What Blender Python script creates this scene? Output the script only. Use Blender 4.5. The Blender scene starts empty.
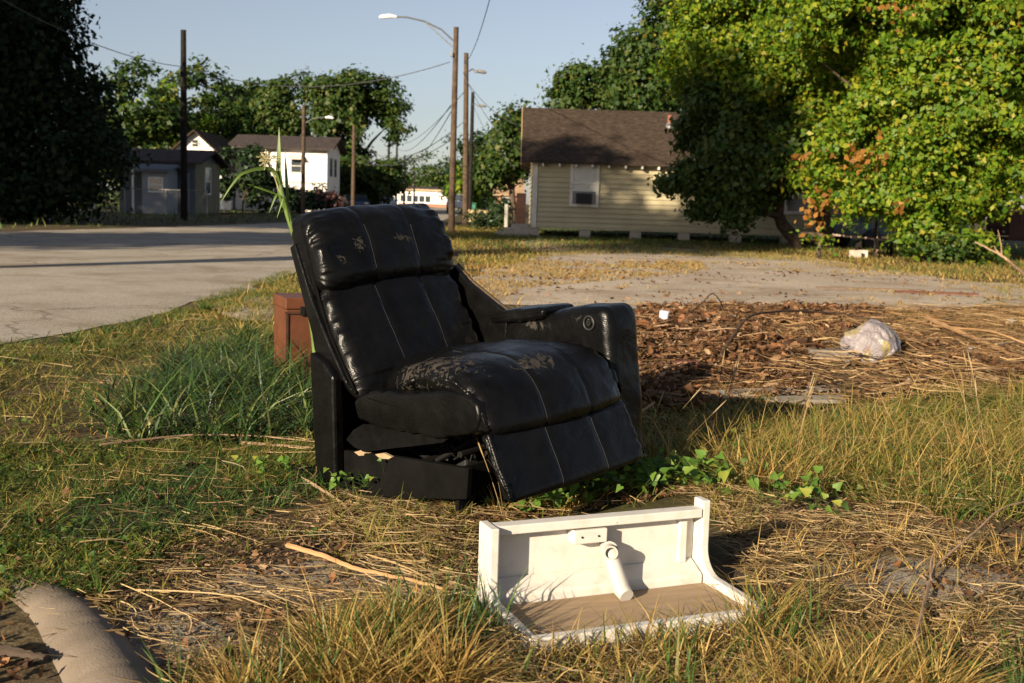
import bpy, bmesh, math, random
import numpy as np
from mathutils import Vector, Matrix

sc = bpy.context.scene
COL = sc.collection
R = math.radians
rng = np.random.default_rng(7)
random.seed(7)

# ------------------------------------------------------------------ camera
CAM_H, FPX, PW, PH = 1.1, 1138.0, 1024, 683
ROLL = R(1.8)
PITCH = math.atan(138.5 * math.cos(ROLL) / FPX)
FWD = np.array([0, math.cos(PITCH), -math.sin(PITCH)])
_r0 = np.array([1.0, 0, 0]); _u0 = np.cross(_r0, FWD)
RGT = math.cos(ROLL) * _r0 + math.sin(ROLL) * _u0
UPV = -math.sin(ROLL) * _r0 + math.cos(ROLL) * _u0
cam_d = bpy.data.cameras.new('camera'); cam = bpy.data.objects.new('camera', cam_d); COL.objects.link(cam)
M = Matrix.Identity(4)
for i in range(3):
    M[i][0] = RGT[i]; M[i][1] = UPV[i]; M[i][2] = -FWD[i]
M[0][3], M[1][3], M[2][3] = 0, 0, CAM_H
cam.matrix_world = M
cam_d.sensor_width = 36; cam_d.lens = 36 * FPX / PW
cam_d.clip_start = 0.05; cam_d.clip_end = 3000
cam_d.dof.use_dof = True; cam_d.dof.focus_distance = 4.1; cam_d.dof.aperture_fstop = 6.3
sc.camera = cam

# ------------------------------------------------------------------ light
SUN_AZ, SUN_EL = R(55), R(18)          # direction the light travels (from +x), height of the sun
L = Vector((math.cos(SUN_AZ) * math.cos(SUN_EL), math.sin(SUN_AZ) * math.cos(SUN_EL), -math.sin(SUN_EL)))
sun_d = bpy.data.lights.new('sun', 'SUN'); sun = bpy.data.objects.new('sun', sun_d); COL.objects.link(sun)
sun.rotation_euler = L.to_track_quat('-Z', 'Y').to_euler()
sun_d.energy = 5.0; sun_d.angle = R(0.5); sun_d.color = (1.0, 0.84, 0.62)
w = bpy.data.worlds.new('World'); sc.world = w; w.use_nodes = True
nt = w.node_tree; nt.nodes.clear()
sky = nt.nodes.new('ShaderNodeTexSky'); sky.sky_type = 'NISHITA'; sky.sun_disc = False
sky.sun_elevation = SUN_EL
sky.sun_rotation = math.atan2(-L.x, -L.y)   # sky rotation is clockwise from +y
sky.air_density = 1.0; sky.dust_density = 0.6; sky.ozone_density = 2.6
bg = nt.nodes.new('ShaderNodeBackground'); bg.inputs['Strength'].default_value = 0.050
out = nt.nodes.new('ShaderNodeOutputWorld')
hsv = nt.nodes.new('ShaderNodeHueSaturation'); hsv.inputs['Saturation'].default_value = 0.60
nt.links.new(sky.outputs[0], hsv.inputs['Color']); tint = nt.nodes.new('ShaderNodeMix'); tint.data_type = 'RGBA'; tint.blend_type = 'MULTIPLY'; tint.inputs[0].default_value = 1.0; tint.inputs[7].default_value = (.965, .945, .985, 1)
nt.links.new(hsv.outputs[0], tint.inputs[6]); nt.links.new(tint.outputs[2], bg.inputs[0]); nt.links.new(bg.outputs[0], out.inputs[0])
sc.view_settings.view_transform = 'Standard'; sc.view_settings.look = 'None'
sc.view_settings.exposure = 1.18; sc.view_settings.gamma = 1.0
sc.view_settings.use_curve_mapping = False

# ------------------------------------------------------------------ helpers
def pray(x, y):
    d = FPX * FWD + (x - PW / 2) * RGT - (y - PH / 2) * UPV
    return d / np.linalg.norm(d)
def G(x, y, z=0.0):
    """ground point under a pixel of the survey photograph (metres)"""
    d = pray(x, y); t = (z - CAM_H) / d[2]
    return np.array([0, 0, CAM_H]) + t * d
def AT(x, y, Y):
    d = pray(x, y)
    return np.array([0, 0, CAM_H]) + d * (Y / d[1])

_lat = np.random.default_rng(3).random((256, 256))
def vnoise(x, y):
    x = np.asarray(x, float); y = np.asarray(y, float)
    xi = np.floor(x).astype(int); yi = np.floor(y).astype(int)
    fx = x - xi; fy = y - yi
    fx = fx * fx * (3 - 2 * fx); fy = fy * fy * (3 - 2 * fy)
    a = _lat[xi % 256, yi % 256]; b = _lat[(xi + 1) % 256, yi % 256]
    c = _lat[xi % 256, (yi + 1) % 256]; d = _lat[(xi + 1) % 256, (yi + 1) % 256]
    return (a * (1 - fx) + b * fx) * (1 - fy) + (c * (1 - fx) + d * fx) * fy - 0.5
def fbm(x, y, o=4):
    s = 0; a = 1.0
    for k in range(o):
        s = s + a * vnoise(np.asarray(x) * 2 ** k + 17.3 * k, np.asarray(y) * 2 ** k + 5.1 * k); a *= 0.5
    return s
def sstep(a, b, x):
    t = np.clip((np.asarray(x, float) - a) / (b - a), 0, 1); return t * t * (3 - 2 * t)

def height(x, y):
    x = np.asarray(x, float); y = np.asarray(y, float)
    m = sstep(-3.5, -2.4, x - 0.0 * y) * (1 - sstep(9.5, 13.0, y))
    pile = 0.10 * np.exp(-(((x - 2.2) / 1.5) ** 2 + ((y - 9.0) / 1.4) ** 2))
    for px, py, rad in ((0.3, 3.1, .75), (-.35, 4.35, 1.0), (-1.1, 2.75, .75)):
        m = m * (0.12 + 0.88 * sstep(rad * .6, rad * 1.3, np.hypot(x - px, y - py)))
    ab = np.exp(-(((x - 2.4) / 1.7) ** 2 + ((y - 8.6) / 1.6) ** 2)) * (.17 * np.abs(fbm(x * 2.3, y * 2.3, 3)) + .07 * np.abs(fbm(x * 6, y * 6, 2)))
    return m * (0.045 * fbm(x * 0.9, y * 0.9) + 0.03 * fbm(x * 4 + 9, y * 4, 3) + pile + ab) - 0.004
def H1(x, y): return float(height(x, y))

def tag(o, label=None, cat=None, group=None, kind=None):
    if label: o['label'] = label
    if cat: o['category'] = cat
    if group: o['group'] = group
    if kind: o['kind'] = kind
    return o
def thing(name, label, cat, loc=(0, 0, 0), rz=0.0, group=None):
    o = bpy.data.objects.new(name, None); COL.objects.link(o)
    o.location = [float(c) for c in loc]; o.rotation_euler = (0, 0, rz); o.empty_display_size = 0.1
    return tag(o, label, cat, group)
def copy_tree(o, parent=None):
    c = o.copy(); COL.objects.link(c)
    if parent: c.parent = parent
    for ch in [q for q in bpy.data.objects if q.parent == o]:
        copy_tree(ch, c)
    return c

def fast_mesh(name, V, F, mat=None, parent=None, smooth=False, loc=None):
    """V (n,3), F (m,k) array with one face size"""
    V = np.asarray(V, np.float32); F = np.asarray(F, np.int32)
    me = bpy.data.meshes.new(name)
    me.vertices.add(len(V)); me.vertices.foreach_set('co', V.ravel())
    n, k = F.shape
    me.loops.add(n * k); me.loops.foreach_set('vertex_index', F.ravel())
    me.polygons.add(n); me.polygons.foreach_set('loop_start', np.arange(0, n * k, k, dtype=np.int32))
    me.polygons.foreach_set('loop_total', np.full(n, k, np.int32))
    if smooth: me.polygons.foreach_set('use_smooth', np.ones(n, bool))
    me.update(calc_edges=True); me.validate()
    o = bpy.data.objects.new(name, me); COL.objects.link(o)
    if mat: me.materials.append(mat)
    if parent: o.parent = parent
    if loc is not None: o.location = loc
    return o

class MB:
    def __init__(s): s.v = []; s.f = []
    def add(s, V, F):
        b = len(s.v); s.v += [tuple(map(float, p)) for p in V]; s.f += [tuple(b + i for i in q) for q in F]; return s
    def box(s, c, d, rot=None):
        V = []
        for dx in (-.5, .5):
            for dy in (-.5, .5):
                for dz in (-.5, .5):
                    p = Vector((dx * d[0], dy * d[1], dz * d[2]))
                    if rot is not None: p = rot @ p
                    V.append(p + Vector(c))
        return s.add(V, [(0, 1, 3, 2), (4, 6, 7, 5), (0, 4, 5, 1), (2, 3, 7, 6), (0, 2, 6, 4), (1, 5, 7, 3)])
    def box2(s, a, b):
        return s.box([(a[i] + b[i]) / 2 for i in range(3)], [abs(b[i] - a[i]) for i in range(3)])
    def prism(s, poly, a, b, m):
        """poly of 2-d points swept from a to b; m(p, t) -> 3-d point"""
        n = len(poly)
        V = [m(p, a) for p in poly] + [m(p, b) for p in poly]
        F = [tuple(range(n))[::-1], tuple(range(n, 2 * n))] + [(i, (i + 1) % n, n + (i + 1) % n, n + i) for i in range(n)]
        return s.add(V, F)
    def tube(s, pts, rad, n=8, cap=True):
        P = [Vector(p) for p in pts]; k = len(P)
        if not hasattr(rad, '__len__'): rad = [rad] * k
        V = []; up = None
        for i in range(k):
            t = (P[min(i + 1, k - 1)] - P[max(i - 1, 0)])
            t = t.normalized() if t.length > 1e-9 else Vector((0, 0, 1))
            if up is None:
                up = Vector((0, 0, 1)) if abs(t.z) < 0.9 else Vector((1, 0, 0))
            a = (up - t * up.dot(t)); a = a.normalized() if a.length > 1e-6 else t.orthogonal().normalized()
            up = a; b = t.cross(a)
            for j in range(n):
                q = 2 * math.pi * j / n
                V.append(P[i] + (a * math.cos(q) + b * math.sin(q)) * rad[i])
        F = [(i * n + j, i * n + (j + 1) % n, (i + 1) * n + (j + 1) % n, (i + 1) * n + j) for i in range(k - 1) for j in range(n)]
        if cap: F += [tuple(range(n))[::-1], tuple((k - 1) * n + j for j in range(n))]
        return s.add(V, F)
    def build(s, name, mat, parent=None, smooth=False, bevel=0.0, loc=None, solid=0.0):
        me = bpy.data.meshes.new(name)
        V = s.v if loc is None else [tuple(p[i] - loc[i] for i in range(3)) for p in s.v]
        me.from_pydata(V, [], s.f)
        bm = bmesh.new(); bm.from_mesh(me); bmesh.ops.recalc_face_normals(bm, faces=bm.faces); bm.to_mesh(me); bm.free()
        me.materials.append(mat)
        if smooth:
            me.polygons.foreach_set('use_smooth', [True] * len(me.polygons))
            try: me.set_sharp_from_angle(angle=R(45))
            except Exception: pass
        me.update()
        o = bpy.data.objects.new(name, me); COL.objects.link(o)
        if parent: o.parent = parent
        if loc is not None: o.location = loc
        if solid: 
            q = o.modifiers.new('solid', 'SOLIDIFY'); q.thickness = solid
        if bevel:
            q = o.modifiers.new('bevel', 'BEVEL'); q.width = bevel; q.segments = 2; q.limit_method = 'ANGLE'
        return o

# ------------------------------------------------------------------ materials
class NT:
    def __init__(s, name):
        s.m = bpy.data.materials.new(name); s.m.use_nodes = True; s.t = s.m.node_tree
        s.b = s.t.nodes['Principled BSDF']; s.o = s.t.nodes['Material Output']
    def n(s, t, **k):
        q = s.t.nodes.new(t)
        for a, v in k.items(): setattr(q, a, v)
        return q
    def l(s, a, b): s.t.links.new(a, b)
    def coord(s, kind='Object'):
        return s.n('ShaderNodeTexCoord').outputs[kind]
    def noise(s, scale, detail=4, rough=.55, vec=None, dist=0.0):
        q = s.n('ShaderNodeTexNoise'); q.inputs['Scale'].default_value = scale; q.inputs['Detail'].default_value = detail
        q.inputs['Roughness'].default_value = rough; q.inputs['Distortion'].default_value = dist
        s.l(vec if vec is not None else s.coord(), q.inputs['Vector']); return q.outputs['Fac']
    def ramp(s, fac, stops, interp='LINEAR'):
        q = s.n('ShaderNodeValToRGB'); q.color_ramp.interpolation = interp
        e = q.color_ramp.elements
        while len(e) < len(stops): e.new(0.5)
        for i, (p, c) in enumerate(stops):
            e[i].position = p; e[i].color = (*c, 1) if len(c) == 3 else c
        s.l(fac, q.inputs[0]); return q.outputs[0]
    def mix(s, fac, a, b, mode='MIX'):
        q = s.n('ShaderNodeMix', data_type='RGBA', blend_type=mode)
        for sock, v in ((q.inputs[0], fac), (q.inputs[6], a), (q.inputs[7], b)):
            if hasattr(v, 'is_linked'): s.l(v, sock)
            elif hasattr(v, '__len__'): sock.default_value = (*v, 1) if len(v) == 3 else v
            else: sock.default_value = v
        return q.outputs[2]
    def bump(s, h, strength=.3, dist=.01, normal=None):
        q = s.n('ShaderNodeBump'); q.inputs['Strength'].default_value = strength; q.inputs['Distance'].default_value = dist
        s.l(h, q.inputs['Height'])
        if normal is not None: s.l(normal, q.inputs['Normal'])
        return q.outputs[0]
    def math(s, op, a, b=0.5, clamp=False):
        q = s.n('ShaderNodeMath', operation=op, use_clamp=clamp)
        for i, v in enumerate((a, b)):
            if hasattr(v, 'is_linked'): s.l(v, q.inputs[i])
            else: q.inputs[i].default_value = v
        return q.outputs[0]
    def island(s): return s.n('ShaderNodeNewGeometry').outputs['Random Per Island']
    def sep(s, vec):
        q = s.n('ShaderNodeSeparateXYZ'); s.l(vec, q.inputs[0]); return q.outputs
    def done(s, col=None, rough=.7, nrm=None, spec=.3, metal=0.0):
        b = s.b
        if col is not None:
            if hasattr(col, 'is_linked'): s.l(col, b.inputs['Base Color'])
            else: b.inputs['Base Color'].default_value = (*col, 1)
        if hasattr(rough, 'is_linked'): s.l(rough, b.inputs['Roughness'])
        else: b.inputs['Roughness'].default_value = rough
        if nrm is not None: s.l(nrm, b.inputs['Normal'])
        b.inputs['Specular IOR Level'].default_value = spec; b.inputs['Metallic'].default_value = metal
        return s.m

def plain(name, c, rough=.7, var=.25, scale=6, bump=.1, spec=.3, metal=0.0, bscale=40, bdist=.004):
    t = NT(name)
    k = t.noise(scale, 5)
    lo = tuple(x * (1 - var) for x in c); hi = tuple(min(1, x * (1 + var)) for x in c)
    col = t.ramp(k, [(.3, lo), (.7, hi)])
    nr = t.bump(t.noise(bscale, 4), bump, bdist) if bump else None
    return t.done(col, rough, nr, spec, metal)

def leafy(name, stops, trans=.35, rough=.5, spec=.35):
    """leaves and blades: every blade or leaf has its own colour, and passes some light"""
    t = NT(name)
    col = t.ramp(t.island(), stops)
    t.l(col, t.b.inputs['Base Color']); t.b.inputs['Roughness'].default_value = rough
    t.b.inputs['Specular IOR Level'].default_value = spec
    tr = t.n('ShaderNodeBsdfTranslucent')
    t.l(t.mix(1.0, col, (1.0, 1.0, .55), 'MULTIPLY'), tr.inputs[0])
    mx = t.n('ShaderNodeMixShader'); mx.inputs[0].default_value = trans
    t.l(t.b.outputs[0], mx.inputs[1]); t.l(tr.outputs[0], mx.inputs[2]); t.l(mx.outputs[0], t.o.inputs[0])
    return t.m

# ground: soil with bits of thatch and gravel
def mat_ground():
    t = NT('ground_soil'); c = t.coord()
    soil = t.ramp(t.noise(3.0, 8, .65, c), [(.25, (.028, .020, .013)), (.5, (.065, .047, .030)), (.75, (.13, .097, .062))])
    thatch = t.ramp(t.noise(38, 6, .7, c, 1.5), [(.35, (.03, .022, .013)), (.65, (.20, .15, .08))])
    a = t.mix(t.ramp(t.noise(.9, 5, .6, c), [(.42, (0, 0, 0)), (.6, (1, 1, 1))]), soil, thatch)
    green = t.ramp(t.noise(9, 6, .7, c), [(.3, (.03, .033, .012)), (.7, (.10, .095, .035))])
    a = t.mix(t.ramp(t.noise(.35, 4, .6, c), [(.48, (0, 0, 0)), (.62, (.8, .8, .8))]), a, green)
    for gx_, gy_, rx_, ry_ in ((-.48, 3.18, .55, .24), (1.25, 3.35, .45, .25), (-.9, 2.75, .3, .25)):
        q = t.n('ShaderNodeVectorMath', operation='SUBTRACT'); t.l(c, q.inputs[0]); q.inputs[1].default_value = (gx_, gy_, 0)
        d = t.n('ShaderNodeVectorMath', operation='DIVIDE'); t.l(q.outputs[0], d.inputs[0]); d.inputs[1].default_value = (rx_, ry_, 1)
        ln = t.n('ShaderNodeVectorMath', operation='LENGTH'); t.l(d.outputs[0], ln.inputs[0])
        k = t.math('ADD', t.math('SUBTRACT', 1.0, ln.outputs['Value'], True), t.math('MULTIPLY', t.math('SUBTRACT', t.noise(9, 5, .6, c), .5), .9))
        grit = t.ramp(t.noise(140, 3, .7, c), [(.35, (.14, .12, .095)), (.65, (.34, .295, .235))])
        a = t.mix(t.ramp(k, [(.22, (0, 0, 0)), (.36, (1, 1, 1))]), a, grit)
    nb = t.bump(t.noise(60, 6, .7, c), .7, .012)
    return t.done(a, .95, nb, .1)
def mat_asphalt(name, lo, hi, crack=True):
    t = NT(name); c = t.coord()
    big = t.noise(.5, 5, .6, c)
    base = t.ramp(big, [(.3, lo), (.7, hi)])
    grit = t.ramp(t.noise(95, 3, .7, c), [(.38, (.45, .45, .45)), (.62, (1.45, 1.45, 1.45))])
    col = t.mix(1.0, base, grit, 'MULTIPLY')
    if crack:
        v = t.n('ShaderNodeTexVoronoi', feature='DISTANCE_TO_EDGE'); v.inputs['Scale'].default_value = .22
        wob = t.n('ShaderNodeTexNoise'); wob.inputs['Scale'].default_value = 1.6; wob.inputs['Detail'].default_value = 6
        t.l(c, wob.inputs['Vector'])
        add = t.n('ShaderNodeVectorMath', operation='ADD'); t.l(c, add.inputs[0]); t.l(wob.outputs['Color'], add.inputs[1])
        t.l(add.outputs[0], v.inputs['Vector'])
        col = t.mix(t.ramp(v.outputs['Distance'], [(.0, (.8, .8, .8)), (.006, (0, 0, 0))]), col, (.05, .042, .03))
    dirt = t.ramp(t.noise(.8, 8, .72, c, .5), [(.47, (0, 0, 0)), (.66, (.8, .8, .8))])
    col = t.mix(dirt, col, tuple(v_ * .62 * k_ for v_, k_ in zip(lo, (1.0, .86, .68))))
    return t.done(col, .9, t.bump(t.noise(130, 3, .7, c), .5, .006), .25)
M_ground = mat_ground()
M_road = mat_asphalt('road_asphalt', (.29, .255, .205), (.385, .34, .28))
M_lot = mat_asphalt('lot_concrete', (.35, .29, .225), (.47, .395, .31))
M_kerb = plain('kerb_concrete', (.17, .138, .107), .9, .2, 9, .5, .12, bscale=160)
M_bark = plain('bark', (.085, .062, .045), .95, .4, 8, .8, .1, bscale=25, bdist=.03)
M_pole = plain('weathered_pole_wood', (.08, .055, .037), .9, .35, 7, .5, .15, bscale=18, bdist=.01)
M_poledark = plain('tarred_pole_wood', (.018, .015, .013), .9, .3, 7, .4, .15)
M_galv = plain('galvanised_metal', (.20, .20, .195), .5, .12, 10, .0, .5, .6)
M_wire = plain('wire_rubber', (.05, .05, .055), .6, .1, 4, 0)
M_siding = plain('painted_siding_cream', (.42, .365, .23), .65, .10, 1.2, .15, .25, bscale=30)
M_white = plain('white_paint_weathered', (.70, .68, .62), .6, .10, 3, .1, .3)
M_whitewall = plain('white_wall_far', (.78, .74, .68), .8, .06, 1, 0)
M_trim = plain('trim_pale', (.60, .56, .48), .7, .15, 4, .1)
M_brick = None
def mat_brick():
    t = NT('orange_brick'); q = t.n('ShaderNodeTexBrick'); q.inputs['Scale'].default_value = 4
    q.inputs['Color1'].default_value = (.34, .13, .06, 1); q.inputs['Color2'].default_value = (.25, .09, .045, 1); q.inputs['Mortar'].default_value = (.34, .3, .25, 1)
    mp = t.n('ShaderNodeMapping'); mp.inputs['Rotation'].default_value = (R(90), 0, 0); t.l(t.coord(), mp.inputs[0]); t.l(mp.outputs[0], q.inputs[0])
    return t.done(q.outputs[0], .9)
M_brick = mat_brick()
def mat_shingle(name, lo, hi):
    t = NT(name); c = t.coord()
    sx = t.sep(c)
    row = t.math('FRACT', t.math('MULTIPLY', sx[2], 6.0))
    k = t.ramp(t.noise(5, 6, .7, c), [(.3, lo), (.7, hi)])
    mp = t.n('ShaderNodeMapping'); mp.inputs['Scale'].default_value = (3, 1, 12); t.l(c, mp.inputs[0])
    tab = t.ramp(t.noise(2.2, 2, .5, mp.outputs[0]), [(.35, (.65, .65, .65)), (.65, (1.3, 1.3, 1.3))])
    col = t.mix(1.0, k, tab, 'MULTIPLY')
    return t.done(col, .95, t.bump(row, .6, .02), .15)
M_shingle = mat_shingle('brown_shingles', (.034, .024, .018), (.062, .044, .032))
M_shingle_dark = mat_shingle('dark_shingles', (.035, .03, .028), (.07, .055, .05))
M_glass = plain('window_glass', (.05, .06, .07), .1, .1, 2, 0, .6)
M_blind = plain('window_blind', (.55, .52, .45), .7, .1, 5, .0)
M_black = plain('black_plastic', (.02, .02, .022), .5, .2, 6, .1)
M_darkwall = plain('wall_grey_blue', (.23, .25, .27), .8, .12, 1.5, 0)
M_yellowwall = plain('wall_pale_yellow', (.36, .31, .17), .8, .1, 1.5, 0)
M_ochre = plain('wall_tan', (.45, .36, .24), .8, .1, 1.5, 0)

# ------------------------------------------------------------------ ground, road, paving
def axis(segs):
    a = [segs[0][0]]
    for s0, s1, st in segs:
        n = max(1, int(round((s1 - s0) / st))); a += list(np.linspace(s0, s1, n + 1)[1:])
    return np.array(a)
gx = axis([(-900, -100, 100), (-100, -20, 8), (-20, -4, .8), (-4, 5, .05), (5, 20, .6), (20, 100, 8), (100, 900, 100)])
gy = axis([(-60, 0, 6), (0, 1.6, .4), (1.6, 11, .05), (11, 14, .3), (14, 50, 2), (50, 200, 15), (200, 1500, 130)])
XX, YY = np.meshgrid(gx, gy)
ZZ = height(XX, YY)
nx, ny = len(gx), len(gy)
idx = np.arange(nx * ny).reshape(ny, nx)
F = np.stack([idx[:-1, :-1], idx[:-1, 1:], idx[1:, 1:], idx[1:, :-1]], -1).reshape(-1, 4)
M_gravelpatch = None
tag(fast_mesh('ground', np.stack([XX, YY, ZZ], -1).reshape(-1, 3), F, M_ground, smooth=True), kind='structure')

def sheet(name, pts, z, mat, rough=.05, step=.35, seed=0, kind='structure'):
    P = []
    pts = [np.array(p[:2], float) for p in pts]
    for a, b in zip(pts, pts[1:] + pts[:1]):
        n = max(1, int(np.linalg.norm(b - a) / step))
        n = min(n, 120)
        for i in range(n):
            q = a + (b - a) * i / n
            k = min(1.0, np.linalg.norm(q) / 12)
            P.append(q + rough * (0.6 + k) * np.array([fbm(q[0] * 1.3 + seed, q[1] * 1.3), fbm(q[1] * 1.3 + seed + 40, q[0] * 1.3)]) * 2)
    me = bpy.data.meshes.new(name); me.from_pydata([(p[0], p[1], z) for p in P], [], [tuple(range(len(P)))])
    bm = bmesh.new(); bm.from_mesh(me); bmesh.ops.triangulate(bm, faces=bm.faces); bmesh.ops.recalc_face_normals(bm, faces=bm.faces)
    for f in bm.faces:
        if f.normal.z < 0: f.normal_flip()
    bm.to_mesh(me); bm.free(); me.materials.append(mat)
    o = bpy.data.objects.new(name, me); COL.objects.link(o); return tag(o, kind=kind)
sheet('road', [(-4.6, -12), (-4.0, 4), (-3.55, 8), (-3.2, 10), (-3.1, 13), (-3.2, 18), (-3.4, 30), (-3.9, 50), (-4.6, 90), (-9, 190), (-13, 190), (-10.6, 110), (-9.4, 48), (-10.9, 37), (-12.7, 28), (-16, 16), (-21, 4), (-26, -12)], .004, M_road, .06)
lotpx = [(440, 306), (500, 305), (640, 309), (760, 312), (880, 313), (1040, 304), (1060, 286), (960, 281), (880, 268), (800, 256), (700, 250), (600, 243), (530, 238), (519, 244), (545, 254), (500, 266), (455, 288)]
sheet('pavement', [G(*p) for p in ((205, 307), (236, 297), (288, 296), (305, 308), (290, 322), (240, 322))], .007, M_lot, .05, .2, 9)
sheet('pavement', [G(*p) for p in lotpx], .004, M_lot, .10, .4, 5)

# rolled concrete kerb running out of the lower left corner
mb = MB()
kp = [(-2.605, 3.3, -0.136), (-2.105, 3.3, -0.136), (-1.625, 3.22, -0.124), (-1.295, 3.04, -0.101), (-1.125, 2.85, -0.088), (-1.005, 2.66, -0.082), (-0.875, 2.45, -0.078), (-0.745, 2.23, -0.076), (-0.605, 2.0, -0.076), (-0.425, 1.76, -0.076), (-0.225, 1.51, -0.076)]
kk = []
for a, b in zip(kp, kp[1:]):
    for i in range(14): kk.append(tuple(a[j] + (b[j] - a[j]) * i / 14 for j in range(3)))
for _ in range(30): kk = [kk[0]] + [tuple((kk[i - 1][j] + 2 * kk[i][j] + kk[i + 1][j]) / 4 for j in range(3)) for i in range(1, len(kk) - 1)] + [kk[-1]]
rr = [.122 - (.005 if i in (52, 66, 84) else 0) for i in range(len(kk))]
mb.tube(kk, rr, 40)
tag(mb.build('kerb', M_kerb, smooth=True), kind='structure')

# ------------------------------------------------------------------ recliner
def mat_leather(worn=None, name='black_leather'):
    t = NT(name); c = t.coord()
    base = t.ramp(t.noise(7, 5, .6, c), [(.3, (.0018, .0018, .0019)), (.7, (.0045, .0045, .0045))])
    rough = t.ramp(t.noise(14, 5, .6, c), [(.3, (.25, .25, .25)), (.7, (.38, .38, .38))])
    v = t.n('ShaderNodeTexVoronoi'); v.inputs['Scale'].default_value = 260; t.l(c, v.inputs['Vector'])
    nb = t.bump(v.outputs['Distance'], .22, .0012)
    nb = t.bump(t.noise(38, 5, .6, c, .6), .30, .004, nb)
    nb = t.bump(t.noise(11, 4, .55, c, .8), .35, .014, nb)
    if worn:
        fac = None
        for (cx, cy, cz, rx, ry, rz, dens) in worn:
            mp = t.n('ShaderNodeVectorMath', operation='SUBTRACT'); t.l(c, mp.inputs[0]); mp.inputs[1].default_value = (cx, cy, cz)
            dv = t.n('ShaderNodeVectorMath', operation='DIVIDE'); t.l(mp.outputs[0], dv.inputs[0]); dv.inputs[1].default_value = (rx, ry, rz)
            ln = t.n('ShaderNodeVectorMath', operation='LENGTH'); t.l(dv.outputs[0], ln.inputs[0])
            k = t.math('SUBTRACT', 1.0, ln.outputs['Value'], True)
            k = t.math('MULTIPLY', k, dens)
            fac = k if fac is None else t.math('MAXIMUM', fac, k)
        nz = t.noise(30, 9, .68, c, 1.1)
        f2 = t.math('ADD', t.math('MULTIPLY', fac, .34), nz)
        mask = t.ramp(f2, [(.675, (0, 0, 0)), (.70, (1, 1, 1))])
        # only where the region mask is above zero
        gate = t.ramp(fac, [(.0, (0, 0, 0)), (.08, (1, 1, 1))])
        mask = t.math('MULTIPLY', mask, gate)
        back = t.ramp(t.noise(60, 4, .6, c), [(.3, (.018, .0155, .013)), (.7, (.048, .041, .034))])
        base = t.mix(mask, base, back)
        rough = t.mix(mask, rough, (.8, .8, .8))
        nb = t.bump(t.math('SUBTRACT', 1.0, mask), .5, .002, nb)
    return t.done(base, rough, nb, .17)

CH = G(318, 482); CH[2] = 0.0
recl = thing('recliner', 'worn black leather recliner tipped back on the grass with its left armrest kept', 'recliner', CH, R(44 - 90))
ML = mat_leather()
ML_seat = mat_leather([(.52, .11, .49, .30, .13, .14, 1.05), (.64, .13, .50, .20, .17, .12, .95), (.80, .36, .53, .08, .17, .1, .85)], 'black_leather_flaking')
ML_head = mat_leather([(-.085, .23, .915, .075, .045, .045, .80), (-.095, .47, .945, .045, .12, .035, .68), (-.06, .13, .855, .04, .035, .05, .8)], 'black_leather_headrest')
ML_arm = mat_leather([(.40, .79, .61, .16, .05, .03, .9), (.66, .80, .655, .14, .05, .03, .8)], 'black_leather_armrest')
M_fabric = plain('black_dust_cover', (.0045, .0045, .0045), .95, .3, 20, .4, .03, bscale=120)
M_board = plain('black_base_board', (.005, .0047, .0045), .9, .35, 9, .3, .04)
M_steel = plain('dark_steel', (.008, .0075, .007), .6, .3, 12, .0, .3, .3)
M_thread = plain('grey_thread', (.035, .034, .033), .8, .2, 30, 0)

def CM(f, s, z): return (f - .05 * s, s, z + .065 * s)

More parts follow.
